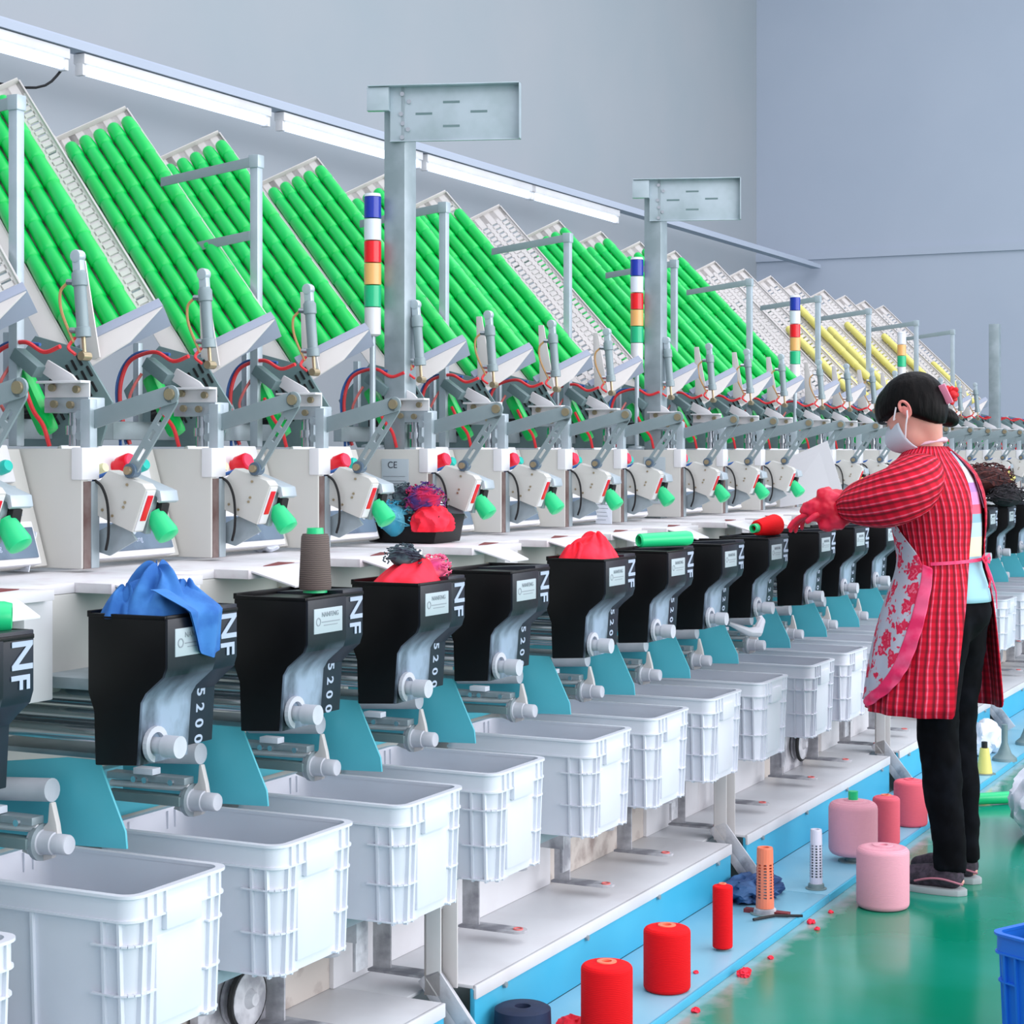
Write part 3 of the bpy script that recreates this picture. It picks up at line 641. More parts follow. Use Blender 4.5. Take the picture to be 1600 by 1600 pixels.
# right flange carrying the letters, stands a little forward of the plate and higher
ff = [(-1.856, 1.058), (-1.856, .968), (-1.862, .95), (-1.888, .928), (-1.902, .914), (-1.908, .82)]
b = MB(); b.prism([(x, z) for x, z in ff] + [(-2.0, .81), (-2.0, .89), (-2.01, .92), (-2.01, 1.050)], .135, .208)
fl = part(b, 'letter_flange', mottled('black plastic with painted blue reflection', (12, 18, 32), (22, 32, 50), 5, .4, .7, .42), K, .002)  # bluish reflection on black plastic, put into the flange colour
def text_on(prof0, prof1, y, body, size, sx, nm, par, bold=0.0):
    """lettering turned a quarter: it reads downwards along the profile from prof0 to prof1"""
    p0 = Vector((prof0[0], y, prof0[1])); p1 = Vector((prof1[0], y, prof1[1])); d = (p1 - p0).normalized(); up = Vector((0, 1, 0)); nrm = d.cross(up)
    if nrm.x < 0: nrm = -nrm
    m4 = Matrix.Translation(p0 + nrm * .0012) @ Matrix(((d.x, up.x, nrm.x, 0), (d.y, up.y, nrm.y, 0), (d.z, up.z, nrm.z, 0), (0, 0, 0, 1)))
    return text_mesh(body, size, .0006, M['letter'], nm, m4, par, None, sx, bold)
# seen from the aisle the letters' tops point away from the camera (+y)
text_on((-1.856, 1.046), (-1.856, .968), .148, 'N', .062, 1.0, 'letter_N', fl, .0012)
text_on((-1.856, .996), (-1.856, .94), .148, 'F', .055, .95, 'letter_F', fl, .0012)
for ch_, za, zb in (('5', .916, .890), ('2', .889, .863), ('0', .862, .836), ('0', .835, .812)):
    xa = -1.9035 - (.908 - za) * .068; xb = -1.9035 - (.908 - zb) * .068
    text_on((xa, za), (xb, zb), .150, ch_, .031, 1.0, 'digit_' + ch_, fl, .0007)
# name plate
pl = part(MB().box(-1.849, -1.8465, .02, .118, .984, 1.030), 'name_plate', M['panelgrey'], K, .0008)
m4 = Matrix.Translation((-1.846, .045, 1.012)) @ Matrix(((0, 0, 1, 0), (1, 0, 0, 0), (0, 1, 0, 0), (0, 0, 0, 1)))
text_mesh('NANFENG', .0125, .0003, M['fadeink'], 'plate_lettering', m4, pl)
b = MB(); b.box(-1.8462, -1.8458, .045, .108, 1.004, 1.0055); b.box(-1.8462, -1.8458, .052, .10, .998, .9992); b.lathe([(.006, 0), (.008, 0), (.008, .0006), (.006, .0006), (.006, 0)], (-1.8465, .034, 1.006), (1, 0, 0), 14)
part(b, 'plate_print', M['fadeink'], pl)
# knob with pale C-shaped ring
kz = .835
b = MB(); b.cyl((-1.905, .035, kz), (-1.865, .035, kz), .014, 18); b.cyl((-1.878, .035, kz), (-1.848, .035, kz), .0185, 20); part(b, 'knob', M['greyknob'], K, 0)
b = MB(); n = 14; arc = [(.035 + .030 * math.cos(a), kz + .002 + .030 * math.sin(a)) for a in [R(20) + k * R(235) / n for k in range(n + 1)]]; arci = [(.035 + .020 * math.cos(a), kz + .002 + .020 * math.sin(a)) for a in [R(20) + k * R(235) / n for k in range(n + 1)]]
for i in range(n):
    q = [arc[i], arc[i + 1], arci[i + 1], arci[i]]; b.sweep([(-1.902, y, z) for y, z in q], [(-1.894, y, z) for y, z in q])
part(b, 'ring', M['greyknob'], K)
b = MB()
for y, z in ((.012, .86), (.012, .835), (.11, .865)): b.lathe([(0, 0), (.004, 0), (.004, .002), (0, .002)], (-1.9045, y, z), (1, 0, 0), 8)
part(b, 'holes', M['blackrub'], K)
# tension rollers behind the bin
b = MB()
for yy, z, r in ((.09, .865, .012), (.12, .892, .015), (.07, .838, .014), (.16, .85, .017)): b.cyl((-2.36, yy, z), (-2.0, yy, z), r, 14)
part(b, 'tension_rods', M['chrome'], K)
b = MB(); b.box(-2.34, -2.0, .05, .19, .915, .935); b.box(-2.34, -2.01, .10, .20, .79, .80); part(b, 'rod_bracket', M['steel'], K, .002)
binhint = {-1: 'black bin at the left edge with a mint green cone on top', 0: 'black bin with blue cloth hanging over its name plate', 1: 'black bin with the grey thread cone standing on it', 2: 'black bin heaped with red and grey yarn',
           3: 'empty black bin between the yarn heap and the red cloth', 4: 'black bin with bright red cloth on top', 5: 'black bin with a mint tube lying on it', 6: 'empty black bin between the mint tube and the red cone',
           7: 'black bin with a red cone lying on it', 8: 'black bin under the red gloved hand', 9: 'black bin just right of the gloved hand', 10: 'black bin half hidden behind the apron'}
for i, n in enumerate(range(-1, 20)):
    o = K if i == 0 else copy_tree(K); o.location = (-1.93, unit_y(n), .8)
    tag(o, binhint.get(n, 'far black bin right of the person, the %s of those from the left' % ORD[max(n - 11, 0)]), 'bin', 'black bins on the machine')

# ------------------------------------------------------------------ roller arms under the bins
G = thing('roller_arm', (-2.05, 0, .66)); y = .03
part(MB().prism([(-2.30, .775), (-2.09, .80), (-2.022, .80), (-1.966, .685), (-1.963, .656), (-2.13, .65), (-2.30, .64)], y + .012, y + .017), 'teal_plate', M['teal'], G, .001)
part(MB().cyl((-2.26, y - .03, .742), (-2.085, y - .03, .752), .020, 18), 'feed_roller', M['greyknob'], G)
part(MB().cyl((-2.27, y - .06, .688), (-2.09, y - .06, .692), .007, 10), 'white_rod', M['white'], G)
b = MB(); b.box(-2.27, -2.09, y - .075, y - .045, .699, .712); part(b, 'guide_rail', M['steel'], G, .001)
part(MB().box(-2.27, -2.095, y - .085, y - .055, .66, .678), 'lower_rail', M['dark_steel'], G, .002)
part(MB().prism([(-2.135, .648), (-2.078, .702), (-2.075, .735), (-2.07, .735), (-2.06, .70), (-2.055, .672), (-2.07, .642), (-2.09, .636)], y - .05, y - .038), 'end_plate', M['tray'], G, .002)
b = MB(); b.lathe([(0, -.03), (.026, -.03), (.026, -.018), (.02, -.012), (.0195, .0), (.0195, .012), (.017, .013), (.017, .038), (.015, .041), (0, .041)], (-2.073, y - .05, .668), (1, 0, 0), 22); part(b, 'knob', M['greyknob'], G)
b = MB(); b.lathe([(.020, 0), (.031, 0), (.031, .008), (.020, .008), (.020, 0)], (-2.095, y - .05, .668), (1, 0, 0), 22); part(b, 'collar', M['steel'], G)
part(MB().box(-2.20, -2.155, y - .085, y - .06, .714, .726), 'tab', M['paper'], G, .001)
for x in (-2.195, -2.17, -2.11): part(MB().lathe([(0, 0), (.006, 0), (.006, .006), (0, .006)], (x, y - .092, .705), (0, 1, 0), 8), 'bolt', M['chrome'], G)
for i, n in enumerate(range(-1, 20)):
    o = G if i == 0 else copy_tree(G); o.location = (-2.05, unit_y(n), .66)
    tag(o, 'teal roller arm with pale round knob over the crates, the %s from the left' % ORD[i], 'roller arm', 'teal roller arms above the crates')

# ------------------------------------------------------------------ white crates
def rrect(cx, cy, lx, ly, r, z, n=5):
    pts = []
    for (sx, sy, a0) in ((1, 1, 0), (-1, 1, 90), (-1, -1, 180), (1, -1, 270)):
        for k in range(n + 1):
            a = R(a0 + 90 * k / n); pts.append((cx + sx * (lx / 2 - r) + r * math.cos(a), cy + sy * (ly / 2 - r) + r * math.sin(a), z))
    return pts
def shell(b, rings, close_first=True, close_last=False):
    rr = [b.verts(p) for p in rings]; n = len(rr[0])
    for A_, B_ in zip(rr, rr[1:]):
        for k in range(n): b.face([A_[k], A_[(k + 1) % n], B_[(k + 1) % n], B_[k]])
    if close_first: b.face(rr[0][::-1])
    if close_last: b.face(rr[-1])
def crate(name, cx, cy, z0, lx, ly, h, m, taper=.03):
    T_ = thing(name, (cx, cy, z0)); b = MB(); r = .028
    def dims(t): return lx - .02 - taper * (1 - t), ly - .02 - taper * (1 - t)
    rings = []
    for t in (0, .5, 1): a, c = dims(t); rings.append(rrect(cx, cy, a, c, r, z0 + .002 + (h - .004) * t))
    a, c = dims(1); rings.append(rrect(cx, cy, a - .008, c - .008, r - .003, z0 + h - .002)); a, c = dims(0)
    rings.append(rrect(cx, cy, a - .008, c - .008, r - .003, z0 + .008))
    shell(b, rings, True, True); bb = b
    b = MB(); a, c = dims(1); zt = z0 + h
    shell(b, [rrect(cx, cy, a - .010, c - .010, r - .003, zt - .004), rrect(cx, cy, a - .010, c - .010, r - .003, zt + .002), rrect(cx, cy, a + .018, c + .018, r + .006, zt + .002), rrect(cx, cy, a + .018, c + .018, r + .006, zt - .003), rrect(cx, cy, a + .008, c + .008, r + .004, zt - .004), rrect(cx, cy, a + .008, c + .008, r + .004, zt - .038), rrect(cx, cy, a + .014, c + .014, r + .005, zt - .038), rrect(cx, cy, a + .014, c + .014, r + .005, zt - .042), rrect(cx, cy, a - .002, c - .002, r, zt - .042)], False)
    part(b, 'rim', m, T_, 0, 30)
    b = bb                                          # ribs, a few millimetres proud
    for i in range(9):
        yy = -c / 2 + .03 + (c - .06) * i / 8
        for s_ in (-1, 1): b.box(cx + s_ * a / 2 - .002, cx + s_ * a / 2 + .009, cy + yy - .0015, cy + yy + .0015, zt - .038, zt - .003) if not (.3 < i / 8 < .8) else None
    for i in range(13):
        xx = -a / 2 + .03 + (a - .06) * i / 12
        for s_ in (-1, 1): b.box(cx + xx - .0015, cx + xx + .0015, cy + s_ * c / 2 - .002, cy + s_ * c / 2 + .009, zt - .038, zt - .003)
    lo = taper / 2
    for s_ in (-1, 1):
        for f_ in (-.40, -.31, .31, .40):                         # tall ribs on the short sides
            yy = cy + f_ * c; x1 = cx + s_ * (a / 2 + .006); x0 = cx + s_ * (a / 2 - lo + .006)
            q = [(x0, yy - .0025, z0), (x0, yy + .0025, z0), (x1, yy + .0025, zt - .04), (x1, yy - .0025, zt - .04)]
            b.sweep(q, [(x - s_ * .009, y_, z_) for x, y_, z_ in q])
        for f_ in (-.44, -.36, 0, .36, .44):                      # tall ribs on the long sides
            xx = cx + f_ * a; y1 = cy + s_ * (c / 2 + .006); y0 = cy + s_ * (c / 2 - lo + .006)
            q = [(xx - .0025, y0, z0), (xx + .0025, y0, z0), (xx + .0025, y1, zt - .04), (xx - .0025, y1, zt - .04)]
            b.sweep(q, [(x, y_ - s_ * .009, z_) for x, y_, z_ in q])
    for t in (.02, .33, .66):                                    # hoops round the corners
        aa, cc = lx - .02 - taper * (1 - t), ly - .02 - taper * (1 - t); z = z0 + h * t
        for (sx, sy) in ((1, 1), (-1, 1), (-1, -1), (1, -1)):
            pts = [(cx + sx * (aa / 2 - .075), cy + sy * (cc / 2 + .004))]
            for k in range(6):
                an = R(90 - 90 * k / 5); pts.append((cx + sx * (aa / 2 - r + (r + .004) * math.cos(an)), cy + sy * (cc / 2 - r + (r + .004) * math.sin(an))))
            pts.append((cx + sx * (aa / 2 + .004), cy + sy * (cc / 2 - .055)))
            for (p, q) in zip(pts, pts[1:]):
                d = Vector((q[0] - p[0], q[1] - p[1], 0)).normalized(); nn = Vector((d.y, -d.x, 0)) * .005
                b.sweep([(p[0] - nn.x, p[1] - nn.y, z), (q[0] - nn.x, q[1] - nn.y, z), (q[0] + nn.x, q[1] + nn.y, z), (p[0] + nn.x, p[1] + nn.y, z)],
                        [(p[0] - nn.x, p[1] - nn.y, z + .003), (q[0] - nn.x, q[1] - nn.y, z + .003), (q[0] + nn.x, q[1] + nn.y, z + .003), (p[0] + nn.x, p[1] + nn.y, z + .003)])
    part(b, 'body', m, T_, 0, 40)
    for s_ in (-1, 1):
        b = MB(); x = cx + s_ * (a / 2 + .003); b.box(x - .006, x + .006, cy - .048, cy + .048, zt - .068, zt - .022); part(b, 'handle', m, T_, .003)
        b = MB(); x = cx + s_ * (a / 2 - lo * .45 - .001); b.box(x - .004, x + .003, cy - .062, cy + .062, z0 + .02, zt - .075); part(b, 'end_panel', m, T_, .003)
    return T_
C = crate('plastic_crate', -2.055, 0, .372, .42, .275, .24, M['crate'], .016)
names = {-1: 'white plastic crate cut off at the lower left corner', 0: 'nearest full white crate, under the leftmost round knob', 1: 'white crate under the bin with blue cloth', 2: 'white crate above the dusty belt pulley',
         3: 'white crate just left of the first white post of the base', 4: 'white crate above the hooks behind the nearest red spool', 5: 'white crate behind the two big red spools', 6: 'white crate above the narrow red spool',
         7: 'white crate above the orange tube', 8: 'white crate above the perforated white tube', 9: 'white crate touching the left edge of the apron'}
rnd = random.Random(4)
for i, n in enumerate(range(-1, 20)):
    o = C if i == 0 else copy_tree(C); o.location = (-2.055 + rnd.uniform(-.006, .006), unit_y(n) + .052 + rnd.uniform(-.008, .008), .372)
    tag(o, names.get(n, 'white crate beyond the person, the %s of those from the left' % ORD[n - 10]), 'crate', 'white crates on the shelf')

# ------------------------------------------------------------------ loose things on the machine
TOPZ = 1.052
def fold_heap(b, c, rx, ry, hz, seed, peak=(0, 0), folds=7, sharp=1.0):
    """a sheet dropped in a heap: sharp radial folds running down from an off-centre peak"""
    nr, na = 20, 120; g = []
    def f(i, k):
        r = i / (nr - 1); a = 2 * math.pi * k / na
        w_ = noise.noise(Vector((math.cos(a) * 1.6 + seed, math.sin(a) * 1.6, r * 1.2))) * 1.6
        fo = math.cos(round(folds * .7) * a + w_ * 2 + r * 3.2 * math.sin(a + seed)) + .5 * math.cos((folds + 2) * a + 4 * r + seed)
        R_ = 1 + .07 * fo * r + .14 * noise.noise(Vector((math.cos(a) * 2, math.sin(a) * 2, seed * 2.0)))
        hh = (1 - r ** 1.8) + .17 * fo * sharp * math.sin(math.pi * r ** .8)
        px_, py_ = peak[0] * (1 - r), peak[1] * (1 - r)
        return Vector(c) + Vector(((r * math.cos(a) * R_ + px_) * rx, (r * math.sin(a) * R_ + py_) * ry, max(hh, -.02) * hz))
    top = b.bm.verts.new(f(0, 0)); prev = None
    for i in range(1, nr):
        row = [b.bm.verts.new(f(i, k)) for k in range(na)]
        for k in range(na):
            if prev: b.face([prev[k], prev[(k + 1) % na], row[(k + 1) % na], row[k]])
            else: b.face([top, row[(k + 1) % na], row[k]])
        prev = row
    b.face([b.bm.verts.new((v.co.x, v.co.y, c[2] - .004)) for v in prev][::-1])
def cloth(name, c, rad, amp, freq, seed, m, label, cat='cloth', extra=None, flat=-.4):
    b = MB(); b.blob(c, rad, amp, freq, seed, 5, True, flat * rad[2])
    if extra: extra(b)
    return single(b, name, m, c, label, cat)
M['bluecloth'] = mottled('blue cloth', (38, 98, 170), (58, 122, 190), 20, .4, .6, .85)
M['redcloth'] = mottled('red cloth', (238, 14, 44), (250, 44, 70), 20, .4, .6, .8)
y0 = unit_y(0)
b = MB(); fold_heap(b, (-1.94, y0 + .085, TOPZ - .004), .062, .072, .078, 3.3, (.05, .1), 7, 1.0); fold_heap(b, (-1.965, y0 + .05, TOPZ - .004), .042, .048, .046, 8.1, (0, -.2), 5, 1.2); fold_heap(b, (-1.905, y0 + .115, TOPZ - .004), .040, .05, .05, 5.2, (.1, .2), 6, 1.1)
def flag(u, v, o=0):          # the corner hanging down in front of the rim
    y = y0 + .030 + u * (.125 - .060 * v) + .040 * v; z = TOPZ + .040 - .105 * v * (1 - .25 * abs(u - .6)) - .012 * v
    x = -1.905 + .064 * min(v * 3.0, 1) + .007 * math.sin(u * 10 + v * 2) * (1 - .4 * v) + o
    return Vector((x, y, z))
g1 = b.grid(lambda u, v: flag(u, v, .003), 22, 18); b.grid(lambda u, v: flag(u, v, 0), 22, 18)
cb_ = single(b, 'crumpled_cloth', M['bluecloth'], (-1.935, y0 + .085, TOPZ), 'crumpled blue cloth heaped on a black bin, one corner hanging down in front', 'cloth', smooth=60)
y2 = unit_y(2)
b = MB(); fold_heap(b, (-1.93, y2 + .10, TOPZ - .004), .07, .098, .050, 2.2, (.2, .2), 6, .6); single(b, 'yarn_heap', M['redcloth'], (-1.93, y2 + .1, TOPZ), 'heap of red waste yarn on a black bin with grey yarn on top', 'yarn', smooth=60)
def tangle(name, c, rad, nstr, m, label, cat='yarn', seed=1, r=.0016):
    b = MB(); rn = random.Random(seed); b.blob(c, [q * .78 for q in rad], .2, 20, seed, 3, False)
    for i in range(nstr):
        p = []; ph = rn.uniform(0, 6.28); th = rn.uniform(.2, 1.9); dp_ = rn.uniform(-.9, .9); dt = rn.uniform(-.4, .4); rr = rn.uniform(.9, 1.04)
        for k in range(7):
            t = k / 6; a = ph + dp_ * t; e = th + dt * t; q = rr * (1 + .05 * math.sin(5 * t + i))
            p.append(Vector(c) + Vector((rad[0] * math.sin(e) * math.cos(a) * q, rad[1] * math.sin(e) * math.sin(a) * q, rad[2] * math.cos(e) * q)))
        b.tube(p, r, 4)
    return single(b, name, m, c, label, cat)
M['greyyarn'] = mottled('grey green yarn', (84, 104, 110), (40, 44, 60), 40, .4, .6, .9)
M['brownyarn'] = mottled('dark brown yarn', (92, 44, 40), (46, 26, 30), 30, .4, .6, .9)
M['blackyarn'] = mottled('near black yarn', (40, 34, 40), (22, 20, 26), 30, .4, .6, .9)
M['tealyarn'] = mottled('light blue yarn', (60, 160, 190), (100, 180, 200), 30, .4, .6, .9)
M['pinkyarn'] = mottled('pink waste yarn', (240, 120, 140), (210, 70, 130), 30, .4, .6, .9)
M['violetyarn'] = mottled('blue violet yarn', (70, 50, 120), (200, 30, 80), 34, .4, .6, .9)
tangle('yarn_tangle', (-1.935, y2 + .085, TOPZ + .048), (.04, .05, .026), 70, M['greyyarn'], 'tuft of grey green yarn on top of the red heap')
tangle('yarn_tangle', (-1.90, y2 + .155, TOPZ + .022), (.035, .04, .03), 60, M['pinkyarn'], 'tuft of pink yarn at the right of the red heap', seed=4)
y4 = unit_y(4)
b = MB(); fold_heap(b, (-1.93, y4 + .09, TOPZ - .004), .068, .078, .062, 6.6, (.1, .25), 6, .9); fold_heap(b, (-1.95, y4 + .05, TOPZ - .004), .045, .045, .04, 1.6, (0, 0), 4, .9); single(b, 'crumpled_cloth', M['redcloth'], (-1.93, y4 + .09, TOPZ), 'crumpled bright red cloth on the bin right of the empty one', 'cloth', smooth=60)
def cone_pkg(name, base, ax, L, r0, r1, body, tip, label, cat='thread cone', ext=.02):
    S = thing(name, base); ax = Vector(ax).normalized()
    part(MB().lathe([(0, 0), (r0 * .95, 0), (r0, .006), (r0 + (r1 - r0) * .5, L * .5), (r1, L - .006), (r1 * .9, L), (0, L)], base, ax, 28), 'yarn_body', body, S)
    part(MB().lathe([(r1 * .45, L), (r1 * .62, L), (r1 * .58, L + ext), (r1 * .4, L + ext), (r1 * .4, L - .01)], base, ax, 20), 'core_tip', tip, S)
    part(MB().lathe([(r0 * .5, 0), (r0 * .72, 0), (r0 * .74, -.006), (r0 * .5, -.006), (r0 * .5, 0)], base, ax, 20), 'core_base', tip, S)
    return tag(S, label, cat)
M['greythread'] = thread('taupe thread', (112, 98, 92), (92, 80, 78)); M['redthread'] = thread('bright red thread', (244, 10, 16), (226, 0, 20))
M['pinkthread'] = thread('pale pink thread', (236, 170, 184), (228, 156, 172)); M['rosethread'] = thread('coral pink thread', (238, 108, 124), (228, 92, 110))
cone_pkg('thread_cone', (-1.905, unit_y(1) + .115, TOPZ + .007), (0, 0, 1), .105, .031, .0265, M['greythread'], M['mint'], 'taupe thread cone with green core standing upright on a black bin', ext=.011)
y7 = unit_y(7)
cone_pkg('thread_cone', (-1.88, y7 + .155, TOPZ + .036), (-.22, -1, -.06), .115, .034, .024, M['redthread'], M['mint'], 'red thread cone lying on its side with green end towards the camera')
def tubepart(name, c, ax, L, r, m, label):
    ax = Vector(ax).normalized(); b = MB(); p0 = Vector(c) - ax * L / 2
    b.lathe([(r * .7, .004), (r * .8, 0), (r, .004), (r * 1.08, L - .012), (r * .95, L), (r * .7, L), (r * .62, .004), (r * .7, .004)], p0, ax, 22)
    return single(b, name, m, c, label, 'plastic cone')
tubepart('plastic_cone', (-1.90, unit_y(5) + .10, TOPZ + .027), (.55, .82, .02), .17, .019, M['mint'], 'mint green plastic cone lying across a black bin right of the red cloth')
tubepart('plastic_cone', (-1.935, 2.125, TOPZ + .023), (.75, .6, -.02), .10, .022, M['mint'], 'mint green plastic cone on the bin cut off by the left edge')
# waste box on the worktop by the near pillar
g = thing('waste_box', (-2.345, 4.16, 1.09))
part(MB().prism([(-2.44, 1.09), (-2.25, 1.09), (-2.235, 1.16), (-2.45, 1.16)], 4.10, 4.24), 'box', M['black'], g, .004)
tag(g, 'small black box heaped with coloured waste yarn by the near pillar', 'box')
tangle('yarn_tangle', (-2.37, 4.11, 1.145), (.055, .05, .05), 80, M['tealyarn'], 'light blue yarn tangle in the black box by the pillar', seed=2)
cloth('yarn_heap', (-2.27, 4.13, 1.135), (.045, .05, .042), .25, 24, 4, M['redcloth'], 'bright red yarn heap at the right of the black waste box', 'yarn')
tangle('yarn_tangle', (-2.30, 4.14, 1.195), (.055, .05, .045), 90, M['violetyarn'], 'violet and red yarn tangle on top of the waste box', seed=6)
tangle('yarn_tangle', (-2.36, 4.14, 1.205), (.035, .04, .035), 60, M['greyyarn'], 'grey yarn tuft on top left of the waste box', seed=8)
# papers, card, name plates
def sheet(name, pts, m, label, cat, th=.0015, lines=0):
    b = MB(); p = [Vector(q) for q in pts]; nrm = (p[1] - p[0]).cross(p[3] - p[0]).normalized() * th
    S = thing(name, p[0]); b.sweep(p, [q + nrm for q in p]); part(b, 'sheet', m, S)
    if lines:
        b = MB(); sgn = 1 if nrm.y < 0 or nrm.x > 0 else -1
        e = (p[1] - p[0]); h = (p[3] - p[0]); nn = nrm.normalized()
        if nn.dot(Vector((.4, -.9, 0))) < 0: nn = -nn
        rn = random.Random(3)
        for k in range(lines):
            v = .1 + .8 * k / lines; u1 = rn.uniform(.55, .92); q0 = p[0] + e * .08 + h * v; q1 = p[0] + e * u1 + h * v; dz = h.normalized() * .0012
            o_ = nn * (th + .0006); b.sweep([q0 + o_, q1 + o_, q1 + dz + o_, q0 + dz + o_], [q0 + o_ * .6, q1 + o_ * .6, q1 + dz + o_ * .6, q0 + dz + o_ * .6])
        part(b, 'print', M['fadeink'], S)
    return tag(S, label, cat)
sheet('paper_sheet', [(-2.50, 2.79, 1.092), (-2.385, 2.76, 1.092), (-2.40, 2.80, 1.165), (-2.51, 2.825, 1.19)], M['paper'], 'crumpled sheet of printed paper leaning on the cream side at the left', 'paper', lines=14)
b = MB(); b.blob((-2.42, 3.60, 1.102), (.03, .025, .012), .3, 40, 3, 4, True); single(b, 'paper_ball', M['paper'], (-2.42, 3.6, 1.102), 'small ball of crumpled white paper on the worktop', 'paper')
sheet('paper_sheet', [(-2.40, 5.44, 1.09), (-2.34, 5.43, 1.09), (-2.35, 5.455, 1.20), (-2.41, 5.46, 1.21)], M['paper'], 'narrow white paper standing on the worktop behind the row of cups', 'paper', lines=8)
sheet('card_sheet', [(-2.32, 7.05, 1.10), (-2.06, 7.05, 1.14), (-2.15, 7.12, 1.36), (-2.34, 7.12, 1.28)], M['board'], 'large leaning pale card between the gloved hand and the second pillar', 'card', .003)
for yy, i in ((4.25 - .056, 0), (6.03 - .056, 1)):
    S = thing('rating_plate', (-2.40, yy, 1.2)); part(MB().box(-2.455, -2.375, yy - .0025, yy, 1.14, 1.30), 'plate', M['panelgrey'], S, .001)
    m4 = Matrix.Translation((-2.437, yy - .003, 1.272)) @ Matrix(((1, 0, 0, 0), (0, 0, -1, 0), (0, 1, 0, 0), (0, 0, 0, 1)))
    text_mesh('CE', .024, .0003, M['ink'], 'CE_mark', m4, S)
    b = MB()
    for k in range(9): b.box(-2.45, -2.385, yy - .0034, yy - .0026, 1.255 - k * .012, 1.256 - k * .012)
    b.box(-2.44, -2.39, yy - .0034, yy - .0026, 1.235, 1.238); part(b, 'print', M['fadeink'], S)
    tag(S, ['pale grey rating plate with CE mark beside the near pillar', 'pale grey rating plate with CE mark beside the second pillar'][i], 'plate', 'CE rating plates')
# far things on the right
tangle('yarn_tangle', (-2.0, 9.25, 1.17), (.14, .28, .09), 160, M['brownyarn'], 'large heap of dark brown yarn on the machine at the right edge', seed=12, r=.003)
tangle('yarn_tangle', (-1.86, 9.10, 1.10), (.09, .2, .06), 110, M['blackyarn'], 'near black yarn tangle below the brown heap', seed=13, r=.003)
tubepart('plastic_cone', (-1.90, 8.42, TOPZ + .033), (.3, .9, .0), .12, .035, newmat('lime plastic', (216, 232, 120), .5), 'lime yellow plastic cone on the far bin right of the person')
b = MB()
b.tube([(-2.02, 5.62, .775), (-1.98, 5.70, .742), (-1.98, 5.78, .735), (-2.0, 5.88, .76), (-2.03, 5.90, .80)], [.006, .014, .018, .014, .006], 10); single(b, 'plastic_film', M['crate'], (-2.0, 5.7, .75), 'twist of pale plastic film caught on the rollers below the red cone', 'plastic film')

# ------------------------------------------------------------------ spools and tubes along the apron plate
def disc(S, c, r=.036): part(MB().lathe([(0, 0), (r, 0), (r, .003), (r * .3, .006), (0, .006)], c, (0, 0, 1), 26), 'base_disc', M['dark_steel'], S)
def spool(x, y, z, h, r, m, tip, label, topr=None, stand=0, corner=.012, group=None, name='thread_spool', tiph=.006):
    S = thing(name, (x, y, z)); topr = topr or r; zz = z + stand
    if stand:
        disc(S, (x, y, z), r * .62)
        part(MB().cyl((x, y, z), (x, y, zz + .004), r * .34, 16), 'stand', M['dark_steel'], S)
    prof = [(0, 0), (r * .5, 0)]; n = 5
    for k in range(n + 1): a = R(-90 + 90 * k / n); prof.append((r - corner + corner * math.cos(a), corner + corner * math.sin(a)))
    for k in range(n + 1): a = R(90 * k / n); prof.append((topr - corner + corner * math.cos(a), h - corner + corner * math.sin(a)))
    prof += [(topr * .38, h + .004), (0, h - .002)]
    part(MB().lathe(prof, (x, y, zz), (0, 0, 1), 40), 'yarn_body', m, S)
    part(MB().lathe([(topr * .2, h - .01), (topr * .2, h + tiph), (topr * .38, h + tiph), (topr * .40, h)], (x, y, zz), (0, 0, 1), 24), 'core', tip, S)
    return tag(S, label, 'thread spool', group)
orange = newmat('orange plastic core', (244, 130, 96), .45); M['orange'] = orange
AZ = .02
spool(-1.650, 3.80, AZ, .168, .0575, M['redthread'], orange, 'big bright red spool nearest the camera, cut by the bottom edge')
spool(-1.672, 4.215, AZ, .152, .057, M['redthread'], orange, 'big bright red spool standing second on the blue plate')
S = spool(-1.676, 4.617, AZ, .162, .0262, M['redthread'], orange, 'narrow red spool on a thin disc', corner=.005, stand=.006)
def perf_tube(x, y, h, r, m, label, stand=.0):
    S = thing('perforated_tube', (x, y, AZ)); disc(S, (x, y, AZ), r * 1.7)
    b = MB(); n = 18; rows = 15; z0 = AZ + .008 + stand; hh = h / 20
    def P(k, z, rr): a = 2 * math.pi * k / n; t = (z - z0) / h; q = rr * (1.05 - .12 * t); return (x + q * math.cos(a), y + q * math.sin(a), z)
    for layer, rr in ((0, r), (1, r - .002)):
        for iz in range(20):
            for k in range(n):
                hole = 2 < iz < 15 and k % 2 == 0
                za, zb = z0 + iz * hh, z0 + (iz + 1) * hh
                if hole:
                    zm = za + hh * .38; b.face(b.verts([P(k, za, rr), P(k + 1, za, rr), P(k + 1, zm, rr), P(k, zm, rr)]))
                else: b.face(b.verts([P(k, za, rr), P(k + 1, za, rr), P(k + 1, zb, rr), P(k, zb, rr)]))
    b.lathe([(r * .91, h), (r * .88, h + .004), (r * .5, h + .004), (r * .5, h - .01)], (x, y, z0), (0, 0, 1), n)
    part(b, 'tube_wall', m, S)
    part(MB().lathe([(0, 0), (r * 1.35, 0), (r * 1.25, .012), (r * .8, .016), (r * .6, h * .7), (0, h * .7)], (x, y, AZ + .003), (0, 0, 1), 22), 'stand', M['grime'] if stand else M['dark_steel'], S)
    return tag(S, label, 'perforated tube')
perf_tube(-1.70, 5.03, .165, .0245, orange, 'orange perforated tube on a grey dusty stand', stand=.01)
perf_tube(-1.661, 5.385, .165, .0185, mottled('white plastic tube', (222, 218, 232), (208, 204, 220), 9, .4, .7, .4), 'slim white perforated tube on a thin disc')
